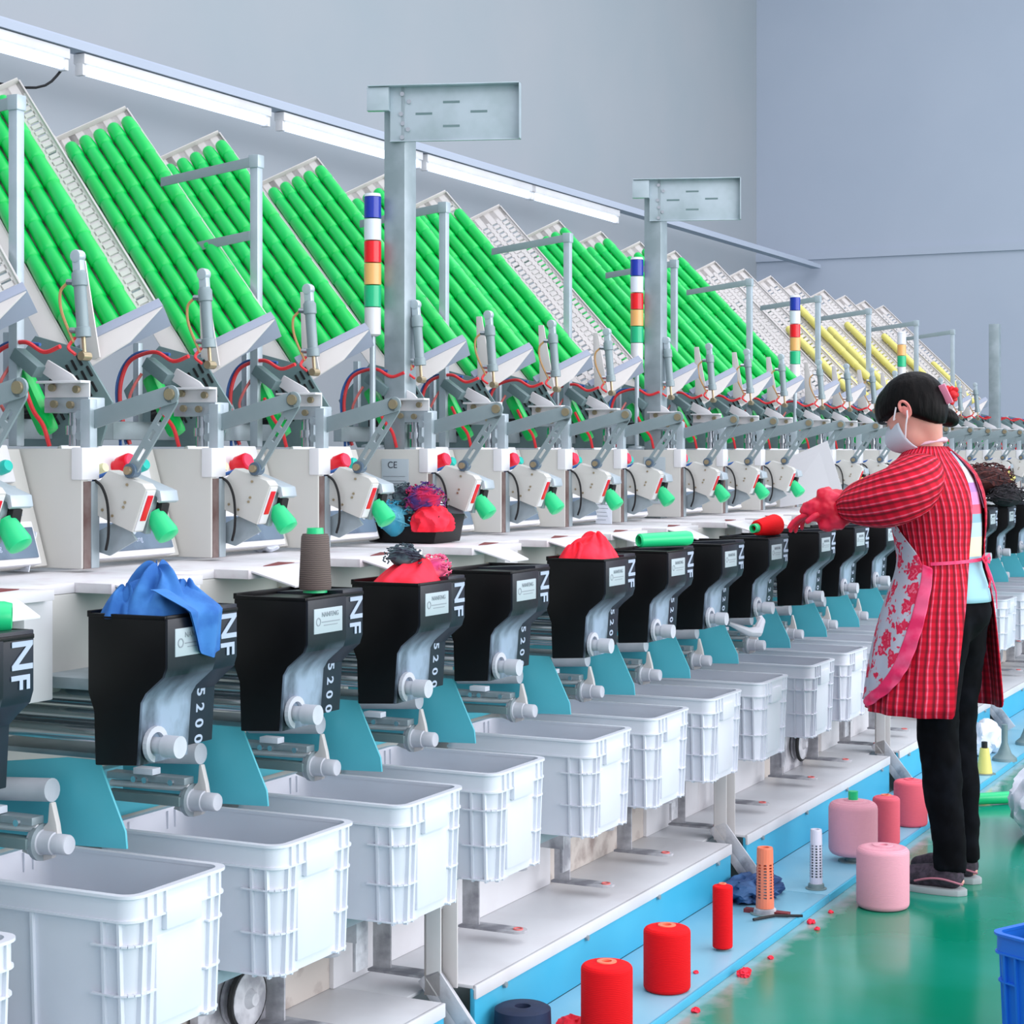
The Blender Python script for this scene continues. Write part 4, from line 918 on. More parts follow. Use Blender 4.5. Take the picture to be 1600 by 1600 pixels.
S = spool(-1.668, 5.80, AZ, .168, .077, M['pinkthread'], M['pinkthread'], 'large pale pink spool raised on a green stand with a green core on top', stand=.022, corner=.022)
ORG = Vector((-1.668, 5.80, AZ)); part(MB().cyl((-1.668, 5.80, AZ + .18), (-1.668, 5.80, AZ + .222), .0155, 16), 'green_core', M['mint'], S, 0)
spool(-1.446, 5.335, 0, .175, .076, M['pinkthread'], M['pinkthread'], 'pale pink spool standing on the green floor beside the shoe', corner=.016)
spool(-1.642, 6.10, AZ, .158, .045, M['rosethread'], orange, 'narrow coral pink spool behind the pale pink one', corner=.012, group=None)
spool(-1.650, 6.45, AZ, .155, .058, M['rosethread'], M['rosethread'], 'wide coral pink spool against the legs', corner=.012)
S = thing('yarn_holder', (-1.644, 7.6, AZ)); disc(S, (-1.644, 7.6, AZ), .045)
part(MB().lathe([(0, 0), (.032, 0), (.018, .10), (0, .10)], (-1.644, 7.6, AZ + .005), (0, 0, 1), 20), 'cone', M['yellow'], S); part(MB().cyl((-1.644, 7.6, AZ + .1), (-1.644, 7.6, AZ + .13), .012), 'tip', M['blackrub'], S)
tag(S, 'pale yellow cone holder on the blue plate right of the legs', 'cone holder')
for i, (yy) in enumerate((7.97, 8.45)):
    S = thing('yarn_holder', (-1.64, yy, AZ)); part(MB().lathe([(0, 0), (.052, 0), (.05, .012), (.03, .03), (.018, .06), (.013, .075), (.013, .15), (0, .155)], (-1.64, yy, AZ), (0, 0, 1), 22), 'cone', M['dark_steel'], S)
    tag(S, ['dark grey bell-shaped holder right of the yellow one', 'farthest dark grey bell-shaped holder at the right edge'][i], 'cone holder', 'grey cone holders')
b = MB(); b.lathe([(0, 0), (.060, 0), (.064, .012), (.062, .075), (.053, .08), (.018, .08), (.018, .05), (0, .05)], (-1.808, 3.70, AZ), (0, 0, 1), 34)
single(b, 'thread_roll', mottled('navy thread', (22, 34, 62), (30, 46, 78), 12, .4, .6, .7), (-1.808, 3.70, AZ), 'low dark navy roll at the bottom edge left of the red spool', 'thread roll')
b = MB(); b.blob((-1.735, 3.80, AZ + .018), (.03, .03, .02), .3, 40, 6, 4); single(b, 'red_scrap', M['redcloth'], (-1.735, 3.8, AZ), 'crumpled red scrap between the navy roll and the nearest red spool', 'cloth')
b = MB(); b.blob((-1.80, 5.22, AZ + .022), (.06, .11, .03), .45, 22, 2, 4, True, -.022); single(b, 'blue_rag', mottled('dark blue rag', (38, 66, 110), (60, 96, 140), 20, .4, .6, .9), (-1.80, 5.22, AZ), 'dark blue rag on the blue plate behind the orange tube', 'cloth')
b = MB(); b.box(-1.76, -1.63, 5.02, 5.045, AZ, AZ + .01); single(b, 'rusty_scrap', M['maroon'], (-1.76, 4.95, AZ), 'dark strip lying on the plate beside the orange tube', 'scrap')
b = MB(); b.tube([(-1.70, 4.93, AZ + .006), (-1.66, 5.0, AZ + .006), (-1.59, 5.03, AZ + .006)], .004, 6); single(b, 'black_strap', M['blackrub'], (-1.66, 5.0, AZ), 'short black strap crossing the joint of the blue plates', 'strap')
rn = random.Random(8)
for i, (x, y, r) in enumerate(((-1.568, 4.48, .014), (-1.57, 4.14, .008), (-1.56, 4.66, .006), (-1.575, 5.06, .009), (-1.66, 4.38, .005), (-1.565, 3.9, .008), (-1.54, 5.0, .006), (-1.69, 4.0, .006), (-1.56, 5.2, .006))):
    z = AZ + r * .5 if x < -1.6 else r * .5
    b = MB(); b.blob((x, y, z), (r, r * 1.3, r * .7), .5, 120, i, 3); single(b, 'lint_tuft', M['redcloth'], (x, y, z), 'red lint tuft %s' % ['on the floor by the narrow red spool, the biggest', 'on the floor beside the second red spool', 'on the floor by the narrow red spool', 'at the end of the black strap', 'on the blue plate between red spools', 'on the floor by the nearest red spool', 'on the floor near the orange tube', 'on the plate between the two big red spools', 'on the floor near the white tube'][i], 'lint', 'red lint tufts along the plate edge')
tubepart('plastic_cone', (-1.50, 7.06, .024), (.75, .65, 0), .17, .021, M['mint'], 'mint green plastic cone lying on the green floor')
b = MB(); b.blob((-1.16, 6.62, .115), (.15, .26, .14), .22, 9, 5, 5, True, -.115); single(b, 'plastic_bag', M['paper'], (-1.16, 6.62, 0), 'crumpled white plastic bag at the right edge', 'bag')
b = MB(); b.blob((-1.76, 8.15, AZ + .06), (.06, .14, .07), .25, 14, 7, 4, True, -.06); single(b, 'plastic_bag', M['paper'], (-1.76, 8.15, AZ), 'small crumpled pale bag on the plate behind the yellow holder', 'bag')
# blue crate at the right edge
M['bluecrate'] = newmat('blue crate plastic', (30, 112, 220), .4)
BC = crate('blue_crate', 0, 0, 0, .48, .34, .30, M['bluecrate'], .03); BC.location = (-.60, 4.14, .0); BC.rotation_euler = (0, 0, R(62))
tag(BC, 'bright blue ribbed crate at the lower right edge', 'crate')
b = MB(); b.blob((-.60, 4.10, .27), (.13, .17, .09), .2, 12, 4, 4); single(b, 'dark_cloth', mottled('navy black cloth', (18, 22, 40), (30, 36, 58), 18, .4, .6, .9), (-.60, 4.10, .27), 'dark navy cloth bulging out of the blue crate', 'cloth')
#PERSON#
# ------------------------------------------------------------------ the person at the machine
PO = Vector((-1.340, 5.676, 0)); PR = R(171.6)
person = bpy.data.objects.new('person', None); person.empty_display_size = .1; col.objects.link(person)
person.location = PO; person.rotation_euler = (0, 0, PR)
tag(person, 'person in red striped smock, floral apron and white mask reaching over the bins', 'person')
ORG = Vector((0, 0, 0))
# body axes: x forward (to the machine), y the person's left, z up
def q(l, w_, z): return Vector((-.82 * l + .57 * w_, -.57 * l - .82 * w_, z))
HC = q(-.104, .012, 1.448); PT = R(30)
HF = Vector((math.cos(PT), 0, -math.sin(PT))); HU = Vector((math.sin(PT), 0, math.cos(PT))); HS = Vector((0, 1, 0))
def h(a, b_, c): return HC + HF * a + HS * b_ + HU * c
def ell(b, c, ax, rad, n=20, m=12):
    c = Vector(c); A_ = [Vector(k) for k in ax]; rings = []
    for i in range(m + 1):
        e = -math.pi / 2 + math.pi * i / m
        if i in (0, m): rings.append([b.bm.verts.new(c + A_[2] * rad[2] * math.sin(e))])
        else: rings.append(b.verts([c + A_[0] * rad[0] * math.cos(e) * math.cos(t) + A_[1] * rad[1] * math.cos(e) * math.sin(t) + A_[2] * rad[2] * math.sin(e) for t in [2 * math.pi * k / n for k in range(n)]]))
    for P_, Q_ in zip(rings, rings[1:]):
        for k in range(n):
            if len(P_) == 1: b.face([P_[0], Q_[k], Q_[(k + 1) % n]])
            elif len(Q_) == 1: b.face([P_[k], P_[(k + 1) % n], Q_[0]])
            else: b.face([P_[k], P_[(k + 1) % n], Q_[(k + 1) % n], Q_[k]])
XYZ = ((1, 0, 0), (0, 1, 0), (0, 0, 1))
def limb(b, pts, rs, n=14):
    pts = [Vector(p) for p in pts]
    b.tube(pts, rs, n)
    for p, r in zip(pts, rs): ell(b, p, XYZ, (r, r, r), n, 8)
def organic(b, name, m, vox, smooth=6, parent=None):
    me = b.mesh('tmp', m, 0, (0, 0, 0), 180); t = bpy.data.objects.new('tmp', me); col.objects.link(t)
    rm = t.modifiers.new('r', 'REMESH'); rm.mode = 'VOXEL'; rm.voxel_size = vox
    sm = t.modifiers.new('s', 'SMOOTH'); sm.iterations = smooth; sm.factor = .5
    dg = bpy.context.evaluated_depsgraph_get(); out = bpy.data.meshes.new_from_object(t.evaluated_get(dg)); out.name = name
    bpy.data.objects.remove(t); out.materials.clear(); out.materials.append(m)
    for p in out.polygons: p.use_smooth = True
    o = bpy.data.objects.new(name, out); col.objects.link(o); o.parent = parent or person; return o
skin = newmat('skin', (226, 164, 150), .5); skin.node_tree.nodes['Principled BSDF'].inputs['Subsurface Weight'].default_value = .08
hairm = mottled('black hair', (7, 5, 6), (16, 12, 12), 60, .45, .65, .5, 0, 4, (1, 1, .2), .5, spec=.12)
gloveM = mottled('magenta red glove', (222, 8, 50), (240, 40, 80), 18, .45, .7, .45)
denim = mottled('black denim', (5, 5, 9), (13, 15, 22), 14, .45, .7, .9, spec=.12)
maskM = newmat('white mask', (204, 214, 226), .8); strapM = newmat('white strap', (236, 230, 236), .6)
pinkM = mottled('pink ruffle cotton', (238, 40, 100), (246, 92, 136), 14, .4, .6, .8)
def ramp(N, stops, interp='LINEAR'):
    r = N.new('ShaderNodeValToRGB'); r.color_ramp.interpolation = interp; el = r.color_ramp.elements
    while len(el) < len(stops): el.new(.5)
    for e, (p, c) in zip(el, stops): e.position = p; e.color = lin(c)
    return r
def stripes(name, period, check):
    m = newmat(name, (200, 0, 40), .75, 0, .3); N = m.node_tree.nodes; L = m.node_tree.links; b = N['Principled BSDF']
    uv = N.new('ShaderNodeUVMap'); sp = N.new('ShaderNodeSeparateXYZ'); L.new(uv.outputs[0], sp.inputs[0])
    ns_ = N.new('ShaderNodeTexNoise'); ns_.inputs['Scale'].default_value = 9; L.new(uv.outputs[0], ns_.inputs['Vector'])
    wob = N.new('ShaderNodeMath'); wob.operation = 'MULTIPLY_ADD'; wob.inputs[1].default_value = .012; L.new(ns_.outputs['Fac'], wob.inputs[0]); L.new(sp.outputs['X'], wob.inputs[2])
    d = N.new('ShaderNodeMath'); d.operation = 'DIVIDE'; d.inputs[1].default_value = period; L.new(wob.outputs[0], d.inputs[0])
    fr = N.new('ShaderNodeMath'); fr.operation = 'FRACT'; L.new(d.outputs[0], fr.inputs[0])
    r = ramp(N, [(0, (120, 0, 26)), (.14, (140, 0, 32)), (.28, (212, 0, 42)), (.62, (222, 2, 46)), (.76, (244, 110, 140)), (.84, (226, 14, 56)), (1, (130, 0, 30))]); L.new(fr.outputs[0], r.inputs[0])
    d2 = N.new('ShaderNodeMath'); d2.operation = 'DIVIDE'; d2.inputs[1].default_value = period * .95; L.new(sp.outputs['Y'], d2.inputs[0])
    f2 = N.new('ShaderNodeMath'); f2.operation = 'FRACT'; L.new(d2.outputs[0], f2.inputs[0])
    r2 = ramp(N, [(0, (255, 255, 255)), (.35, (255, 255, 255)), (.5, (150, 120, 140)), (.8, (150, 120, 140)), (1, (255, 255, 255))]); L.new(f2.outputs[0], r2.inputs[0])
    mx = N.new('ShaderNodeMix'); mx.data_type = 'RGBA'; mx.blend_type = 'MULTIPLY'; mx.inputs['Factor'].default_value = check
    L.new(r.outputs[0], mx.inputs['A']); L.new(r2.outputs[0], mx.inputs['B']); L.new(mx.outputs['Result'], b.inputs['Base Color'])
    bp = N.new('ShaderNodeBump'); bp.inputs['Strength'].default_value = .35; bp.inputs['Distance'].default_value = .004; L.new(fr.outputs[0], bp.inputs['Height']); L.new(bp.outputs[0], b.inputs['Normal'])
    return m
smockM = stripes('red striped cotton', .0235, .42)
def loft(name, rings, m, uvs=None, closed=False, thick=.0, parent=None, sub=1, smooth=True):
    """rings: list of lists of points; uvs the same shape"""
    b = MB(); bm = b.bm; ul = bm.loops.layers.uv.new('UVMap') if uvs else None
    V = [b.verts(r_) for r_ in rings]; n = len(V[0])
    for i in range(len(V) - 1):
        for k in range(n if closed else n - 1):
            k2 = (k + 1) % n; f_ = b.face([V[i][k], V[i][k2], V[i + 1][k2], V[i + 1][k]])
            if uvs and f_:
                for lp, (a, c) in zip(f_.loops, ((i, k), (i, k + 1 if k2 == 0 else k2), (i + 1, k + 1 if k2 == 0 else k2), (i + 1, k))):
                    uvv = uvs[a][c] if c < n else (uvs[a][0][0] + (uvs[a][-1][0] - uvs[a][0][0]) * n / (n - 1), uvs[a][0][1]); lp[ul].uv = uvv
    o = part(b, name, m, parent or person, 0, 180)
    if sub: s_ = o.modifiers.new('s', 'SUBSURF'); s_.levels = sub; s_.render_levels = sub
    if thick: s_ = o.modifiers.new('t', 'SOLIDIFY'); s_.thickness = thick; s_.offset = -1
    return o

# skin: one continuous body
b = MB()
ell(b, (-.012, 0, .90), XYZ, (.10, .14, .13)); ell(b, (.012, 0, 1.03), XYZ, (.085, .115, .14)); ell(b, (.03, 0, 1.17), XYZ, (.095, .14, .15))
limb(b, [(.04, .13, 1.262), (.04, 0, 1.28), (.04, -.13, 1.262)], [.045, .05, .045])
limb(b, [(.045, 0, 1.27), (.06, 0, 1.33), h(-.025, 0, -.055)], [.054, .045, .045])
for s_ in (1, -1):
    kx = -.004 if s_ > 0 else .005; axx = -.040 if s_ > 0 else -.02
    limb(b, [(-.01, s_ * .075, .86), (0, s_ * .083, .66), (kx, s_ * .082, .47), (kx - .015, s_ * .082, .30), (axx, s_ * .082, .10), (axx + .01, s_ * .083, .055)], [.075, .066, .050, .046, .032, .028])
    limb(b, [(axx - .03, s_ * .083, .04), (axx + .05, s_ * .088, .042), (axx + .13, s_ * .092, .03)], [.018, .02, .014])
LW = q(-.322, .005, 1.15)
limb(b, [(.04, .15, 1.25), q(-.19, -.15, 1.135), q(-.26, -.07, 1.145), LW], [.045, .038, .036, .026])
RWp = Vector((.16, -.17, 1.15))
limb(b, [(.04, -.15, 1.25), (.04, -.215, 1.08), (.12, -.19, 1.09), RWp], [.045, .038, .034, .026])
ell(b, h(0, 0, .01), (HF, HS, HU), (.090, .073, .092)); ell(b, h(.030, 0, -.052), (HF, HS, HU), (.056, .052, .066))
ell(b, h(.062, 0, .018), (HF, HS, HU), (.028, .05, .03)); ell(b, h(.088, 0, -.022), (HF, HS, HU), (.017, .011, .022)); ell(b, h(.074, 0, -.002), (HF, HS, HU), (.014, .009, .028))
ell(b, h(.072, 0, -.068), (HF, HS, HU), (.018, .022, .012)); ell(b, h(.064, 0, -.098), (HF, HS, HU), (.018, .02, .016))
for s_ in (1, -1): ell(b, h(.06, s_ * .033, -.026), (HF, HS, HU), (.022, .02, .02))
body = organic(b, 'body', skin, .0085, 5)
# right hand (behind) with five fingers, left hand inside the glove built the same way
def hand(b, wr, dirn, up, sc_=1.0, curl=.5, side=1):
    wr = Vector(wr); d = Vector(dirn).normalized(); u = Vector(up); u = (u - d * u.dot(d)).normalized(); sd = d.cross(u) * side
    ell(b, wr + d * .045 * sc_, (d, sd, u), (.048 * sc_, .037 * sc_, .015 * sc_)); limb(b, [wr - d * .02, wr + d * .02], [.024 * sc_, .025 * sc_])
    for i, (off, L) in enumerate(((-.028, .068), (-.010, .078), (.010, .073), (.028, .058))):
        p = wr + d * .075 * sc_ + sd * off * sc_; pts = [p]; a = .15
        for j, fr_ in enumerate((.42, .33, .25)):
            a += curl * (.5 + .25 * j) + .06 * i; p = p + (d * math.cos(a) - u * math.sin(a)) * L * fr_ * sc_ + sd * off * .10; pts.append(p)
        limb(b, pts, [.0092 * sc_, .0088 * sc_, .008 * sc_, .007 * sc_], 10)
    p = wr + d * .02 * sc_ - sd * .028 * sc_; t1 = p + (d * .7 - sd * .6 - u * .25).normalized() * .034 * sc_; t2 = t1 + (d * .9 - sd * .15 - u * .5).normalized() * .028 * sc_
    limb(b, [p, t1, t2], [.0125 * sc_, .0105 * sc_, .009 * sc_], 10)
b = MB(); hand(b, RWp, (.85, .3, -.05), (0, 0, 1), .95, .35, -1); organic(b, 'right_hand', skin, .004, 3)
b = MB(); hand(b, q(-.345, .02, 1.140), q(-.90, .38, -.16), (0, 0, 1), 1.0, .30, 1); glove = organic(b, 'glove', gloveM, .004, 3)
# puffed red cuff round the glove
b = MB(); pc = q(-.352, .015, 1.148)
for i, (dl, dw, dz, r_) in enumerate(((0, 0, 0, .052), (-.038, .01, -.006, .040), (.02, -.005, .016, .044), (-.014, 0, .036, .030), (.012, -.012, -.036, .038), (-.06, .02, -.010, .030), (.03, 0, -.022, .040), (-.012, -.01, -.05, .026))):
    ell(b, pc + q(dl, dw, dz), XYZ, (r_, r_, r_ * .9))
puff = organic(b, 'puffed_cuff', gloveM, .006, 2)
dm = bpy.data.textures.new('crinkle', 'CLOUDS'); dm.noise_scale = .022
md = puff.modifiers.new('d', 'DISPLACE'); md.texture = dm; md.strength = .018; md.mid_level = .5
# ear
b = MB(); e0_ = h(-.004, .074, -.008)
for k in range(15):
    a = R(-60 + 300 * k / 14)
ep = [e0_ + HS * (.008 + .004 * math.sin(t)) + HU * (.024 * math.sin(t) + .002) + HF * (-.006 + -.015 * math.cos(t)) for t in [R(-100 + 290 * k / 16) for k in range(17)]]
b.tube(ep, [.0035] + [.0048] * 15 + [.0035], 8); ell(b, e0_ + HF * -.004 + HS * .005, (HF, HS, HU), (.014, .0075, .022)); ell(b, e0_ - HU * .022 + HS * .004, (HF, HS, HU), (.008, .005, .008))
organic(b, 'ear', mottled('ear skin', (232, 150, 138), (226, 130, 122), 30, .4, .6, .5), .0022, 2)
b = MB(); ell(b, h(.079, .034, .004), (HF, HS, HU), (.006, .012, .006)); part(b, 'left_eye', M['white'], person); b = MB(); b.tube([h(.086, .018, .003), h(.087, .034, .001), h(.078, .047, .001)], .0018, 6); part(b, 'eyelash', hairm, person)
b = MB(); ell(b, h(.079, -.034, .004), (HF, HS, HU), (.006, .012, .006)); part(b, 'right_eye', M['white'], person)
# hair: cap, bangs, bun
b = MB(); nU, nV = 44, 30; g = []
def hair_pt(az, el_):
    d = Vector((math.cos(el_) * math.cos(az), math.cos(el_) * math.sin(az), math.sin(el_)))
    rx = .112 if d.x > 0 else .106
    k = 1 + .018 * noise.noise(Vector((az * 5, el_ * 2, 0)))
    a, c, e = d.x * rx * k - .008, d.y * .086 * k, d.z * (.096 if d.z > 0 else .125) * k + .014
    if a > .05 and e > .0: a += .010; 
    lim = .004 if a > .02 else (.004 - (.02 - a) * 1.25)
    cut = max(0, min(1, (lim - e) / .016))
    f_ = 1 - .40 * cut
    return h(a * f_, c * f_, e * f_)
for i in range(nU): g.append([b.bm.verts.new(hair_pt(2 * math.pi * i / nU, -math.pi / 2 + math.pi * (j + .5) / nV)) for j in range(nV)])
for i in range(nU):
    for j in range(nV - 1): b.face([g[i][j], g[(i + 1) % nU][j], g[(i + 1) % nU][j + 1], g[i][j + 1]])
b.face([g[i][-1] for i in range(nU)]); b.face([g[i][0] for i in range(nU)])
hair = part(b, 'hair', hairm, person, 0, 180); s_ = hair.modifiers.new('s', 'SUBSURF'); s_.levels = 1; s_.render_levels = 1
b = MB(); bc = q(.006, .045, 1.425); ell(b, bc, (q(.9, .3, -.25).normalized(), q(-.3, .95, 0).normalized(), (0, 0, 1)), (.044, .036, .030)); part(b, 'hair_bun', hairm, person, 0, 180)
b = MB(); b.lathe([(.020, -.005), (.026, -.004), (.026, .004), (.020, .005), (.020, -.005)], q(-.026, .04, 1.432), q(.9, .3, -.25), 20); part(b, 'hair_tie', strapM, person)
b = MB(); c1, c2 = q(-.030, -.062, 1.516), q(-.006, -.058, 1.468); d = (c2 - c1).normalized(); 
b.obox((c1 + c2) / 2, (d, q(.75, -.6, .3).normalized(), d.cross(q(.75, -.6, .3)).normalized()), (.062, .022, .006)); part(b, 'clip_band', newmat('pink ribbon', (240, 140, 170), .6), person, .002)
b = MB(); fc_ = q(.003, -.030, 1.490)
for k in range(9):
    a = k * 2 * math.pi / 9; dd = q(math.cos(a) * .8, -.2, math.sin(a)); ell(b, fc_ + dd * (.015 + .004 * (k % 2)), (dd.normalized(), q(.5, -.85, .1).normalized(), dd.cross(q(.5, -.85, .1)).normalized()), (.013, .005, .011), 10, 6)
ell(b, fc_ + q(.004, -.012, 0), XYZ, (.013, .013, .013)); part(b, 'clip_flower', newmat('red flower', (206, 4, 24), .6), person, 0, 180)
# mask with ear loops
def mp_(u, v):
    a = R(-78 + 156 * u); e = R(-62 + 118 * v); fx_ = .064 * math.cos(e) * math.cos(a); fx_ *= 1 + .55 * max(0, math.cos(a)) ** 3 * max(0, math.cos(e)) 
    return h(.026 + fx_, .064 * math.cos(e) * math.sin(a), -.056 + .066 * math.sin(e))
b = MB(); b.grid(mp_, 21, 15); mk = part(b, 'face_mask', maskM, person, 0, 180); s_ = mk.modifiers.new('t', 'SOLIDIFY'); s_.thickness = .002; s_.offset = 1
b = MB(); b.tube([mp_(.96, .93), h(.040, .077, -.016), h(.012, .083, .012)], .0026, 6); part(b, 'upper_loop', strapM, person)
b = MB(); b.tube([mp_(.97, .35), h(.014, .075, -.048), h(-.006, .084, -.030), h(-.014, .084, -.014)], .0026, 6); part(b, 'lower_loop', strapM, person)

# shirt seen through the open back
def ring(f0, rf, rs, z, p0, p1, n, wav=0, nw=11, ph=0, s0=0):
    out = []
    for k in range(n):
        p = R(p0 + (p1 - p0) * k / (n - 1)); w_ = 1 + wav * math.cos(nw * p + ph)
        out.append(Vector((f0 - rf * math.cos(p) * w_, s0 + rs * math.sin(p) * w_, z)))
    return out
shirtM = newmat('pastel striped shirt', (200, 200, 220), .8); N = shirtM.node_tree.nodes; L_ = shirtM.node_tree.links
tcc = N.new('ShaderNodeTexCoord'); sp = N.new('ShaderNodeSeparateXYZ'); L_.new(tcc.outputs['Object'], sp.inputs[0]); mrr = N.new('ShaderNodeMapRange'); mrr.inputs['From Min'].default_value = .86; mrr.inputs['From Max'].default_value = 1.34; L_.new(sp.outputs['Z'], mrr.inputs['Value'])
rr_ = ramp(N, [(0, (158, 202, 216)), (.30, (226, 224, 190)), (.42, (184, 206, 224)), (.51, (140, 178, 192)), (.565, (238, 96, 124)), (.625, (222, 150, 200)), (.70, (190, 140, 200)), (.76, (214, 214, 220)), (.86, (180, 206, 232))], 'CONSTANT'); L_.new(mrr.outputs[0], rr_.inputs[0]); L_.new(rr_.outputs[0], N['Principled BSDF'].inputs['Base Color'])
SH = [(.868, -.012, .118, .136), (.90, -.010, .116, .136), (.95, 0, .108, .130), (.985, .006, .102, .122), (1.05, .012, .112, .135), (1.15, .02, .120, .152), (1.24, .035, .112, .165), (1.29, .045, .085, .13), (1.32, .052, .064, .075)]
loft('shirt', [ring(f0, rf, rs, z, 0, 360 - 10, 36, .012 if z < .95 else 0, 9) for z, f0, rf, rs in SH], shirtM, None, True, .002)
# trousers
b = MB(); ell(b, (-.018, 0, .835), XYZ, (.110, .138, .095))
for s_ in (1, -1):
    kx = -.004 if s_ > 0 else .005; axx = -.040 if s_ > 0 else -.02
    limb(b, [(-.028, s_ * .066, .83), (-.002, s_ * .082, .66), (kx, s_ * .082, .47), (kx - .015, s_ * .082, .30), (axx, s_ * .082, .13)], [.080, .076, .062, .058, .047])
    b.tube([(axx, s_ * .082, .20), (axx, s_ * .083, .066)], [.049, .050], 20)
tr = organic(b, 'trousers', denim, .011, 4)
dw = bpy.data.textures.new('wrinkle', 'CLOUDS'); dw.noise_scale = .06; md = tr.modifiers.new('d', 'DISPLACE'); md.texture = dw; md.strength = .014
# smock, open at the back
SM = [(.535, .037, .205, .222, 51, 37), (.60, .036, .200, .215, 50, 37), (.70, .032, .188, .20, 47, 37), (.80, .026, .172, .186, 42, 36), (.88, .018, .152, .172, 37, 35), (.94, .014, .132, .156, 32, 30), (.98, .014, .122, .146, 27, 25),
      (1.03, .018, .124, .148, 25, 19), (1.10, .022, .136, .162, 23, 12), (1.17, .030, .142, .176, 20, 9), (1.23, .042, .134, .184, 16, 7), (1.275, .05, .112, .172, 12, 5), (1.302, .056, .088, .128, 8, 4), (1.322, .06, .070, .088, 5, 3), (1.335, .062, .060, .070, 3, 2.5)]
n = 66; rings = []; uvs = []
for z, f0, rf, rs, a0, a1 in SM:
    wv_ = .03 * max(0, (.95 - z) / .42) + .006
    rings.append(ring(f0, rf, rs, z, a0, 360 - a1, n, wv_, 13, 1.0))
    uvs.append([(R(a0 + (360 - a1 - a0) * k / (n - 1)) * .155, z) for k in range(n)])
smock = loft('smock', rings, smockM, uvs, False, .003)
def sleeve(name, pts, rs, wav=.05, seedp=0):
    n = 34; P_ = [Vector(p) for p in pts]; rings = []; uvs = []; acc = 0
    for i, p in enumerate(P_):
        t = (P_[min(i + 1, len(P_) - 1)] - P_[max(i - 1, 0)]).normalized(); a = t.cross(Vector((0, 0, 1))).normalized(); c = a.cross(t)
        if i: acc += (p - P_[i - 1]).length
        rings.append([p + (a * math.cos(k * 2 * math.pi / n) + c * math.sin(k * 2 * math.pi / n)) * rs[i] * (1 + wav * math.sin(k * 2 * math.pi / n * 6 + i * .5 + seedp) * (.4 + i / len(P_))) for k in range(n)])
        uvs.append([(k * 2 * math.pi / n * .075, acc) for k in range(n)])
    return loft(name, rings, smockM, uvs, True, .002)
sleeve('left_sleeve', [q(-.075, -.075, 1.268), q(-.105, -.115, 1.245), q(-.14, -.145, 1.215), q(-.18, -.145, 1.188), q(-.22, -.115, 1.172), q(-.262, -.07, 1.163), q(-.292, -.035, 1.158), q(-.308, -.015, 1.155), q(-.318, -.003, 1.153), q(-.332, .008, 1.15)],
       [.05, .082, .093, .092, .086, .074, .060, .044, .034, .042], .045)
sleeve('right_sleeve', [(.05, -.10, 1.262), (.05, -.14, 1.24), (.045, -.175, 1.19), (.045, -.20, 1.13), (.07, -.20, 1.10), (.11, -.19, 1.10), (.13, -.18, 1.12), (.15, -.175, 1.14), (.162, -.17, 1.15)],
       [.045, .07, .074, .070, .064, .058, .048, .036, .036], .045, 2)
# floral apron over the front
flM = newmat('grey apron with red flowers', (190, 194, 210), .8); N = flM.node_tree.nodes; L_ = flM.node_tree.links
tcc = N.new('ShaderNodeTexCoord'); vo = N.new('ShaderNodeTexVoronoi'); vo.inputs['Scale'].default_value = 19; vo.inputs['Randomness'].default_value = .8; nz = N.new('ShaderNodeTexNoise'); nz.inputs['Scale'].default_value = 48
mpv = N.new('ShaderNodeMix'); mpv.data_type = 'RGBA'; mpv.blend_type = 'LINEAR_LIGHT'; mpv.inputs['Factor'].default_value = .035
L_.new(tcc.outputs['Object'], mpv.inputs['A']); L_.new(tcc.outputs['Object'], nz.inputs['Vector']); L_.new(nz.outputs['Color'], mpv.inputs['B']); L_.new(mpv.outputs['Result'], vo.inputs['Vector'])
rr_ = ramp(N, [(0, (226, 24, 70)), (.14, (240, 110, 140)), (.2, (222, 20, 66)), (.40, (226, 40, 84)), (.46, (196, 192, 206)), (1, (188, 196, 210))]); L_.new(vo.outputs['Distance'], rr_.inputs[0]); L_.new(rr_.outputs[0], N['Principled BSDF'].inputs['Base Color'])
def sm_at(z):
    for A_, B_ in zip(SM, SM[1:]):
        if A_[0] <= z <= B_[0]:
            t = (z - A_[0]) / (B_[0] - A_[0]); return [A_[i] + (B_[i] - A_[i]) * t for i in range(4)]
    return SM[0]
AP = [(.56, 136), (.585, 122), (.62, 108), (.66, 99), (.70, 93), (.76, 88), (.82, 84), (.88, 82), (.94, 80), (.985, 80)]
n = 40; rings = []; ruf = []
for z, e in AP:
    _, f0, rf, rs = sm_at(z); wv_ = .03 * max(0, (.95 - z) / .42)
    rings.append(ring(f0, rf + .010, rs + .010, z, e + 9, 360 - e - 9, n, wv_, 13, 1.0))
for z, e in ((1.02, 98), (1.07, 118), (1.12, 135), (1.18, 143), (1.25, 150)):
    _, f0, rf, rs = sm_at(z); rings.append(ring(f0, rf + .010, rs + .010, z, e, 360 - e, n))
loft('apron', rings, flM, None, False, .002)
for side in (1, -1):
    rr2 = []
    for i in range(34):
        t = i / 33 * (len(AP) - 1); j = min(int(t), len(AP) - 2); t -= j; z = AP[j][0] + (AP[j + 1][0] - AP[j][0]) * t; e = AP[j][1] + (AP[j + 1][1] - AP[j][1]) * t
        _, f0, rf, rs = sm_at(z); wid = 13 if z > .6 else 15
        row = []
        for k in range(7):
            p = R(e - 3 + (wid) * k / 6) * side; off = .013 + .006 * math.sin(i * 1.7 + k * .3) * (1 - k / 6)
            row.append(Vector((f0 - (rf + off) * math.cos(p), (rs + off) * math.sin(p), z - .012 * (1 - k / 6))))
        rr2.append(row)
    loft('apron_ruffle', rr2, pinkM, None, False, .002)
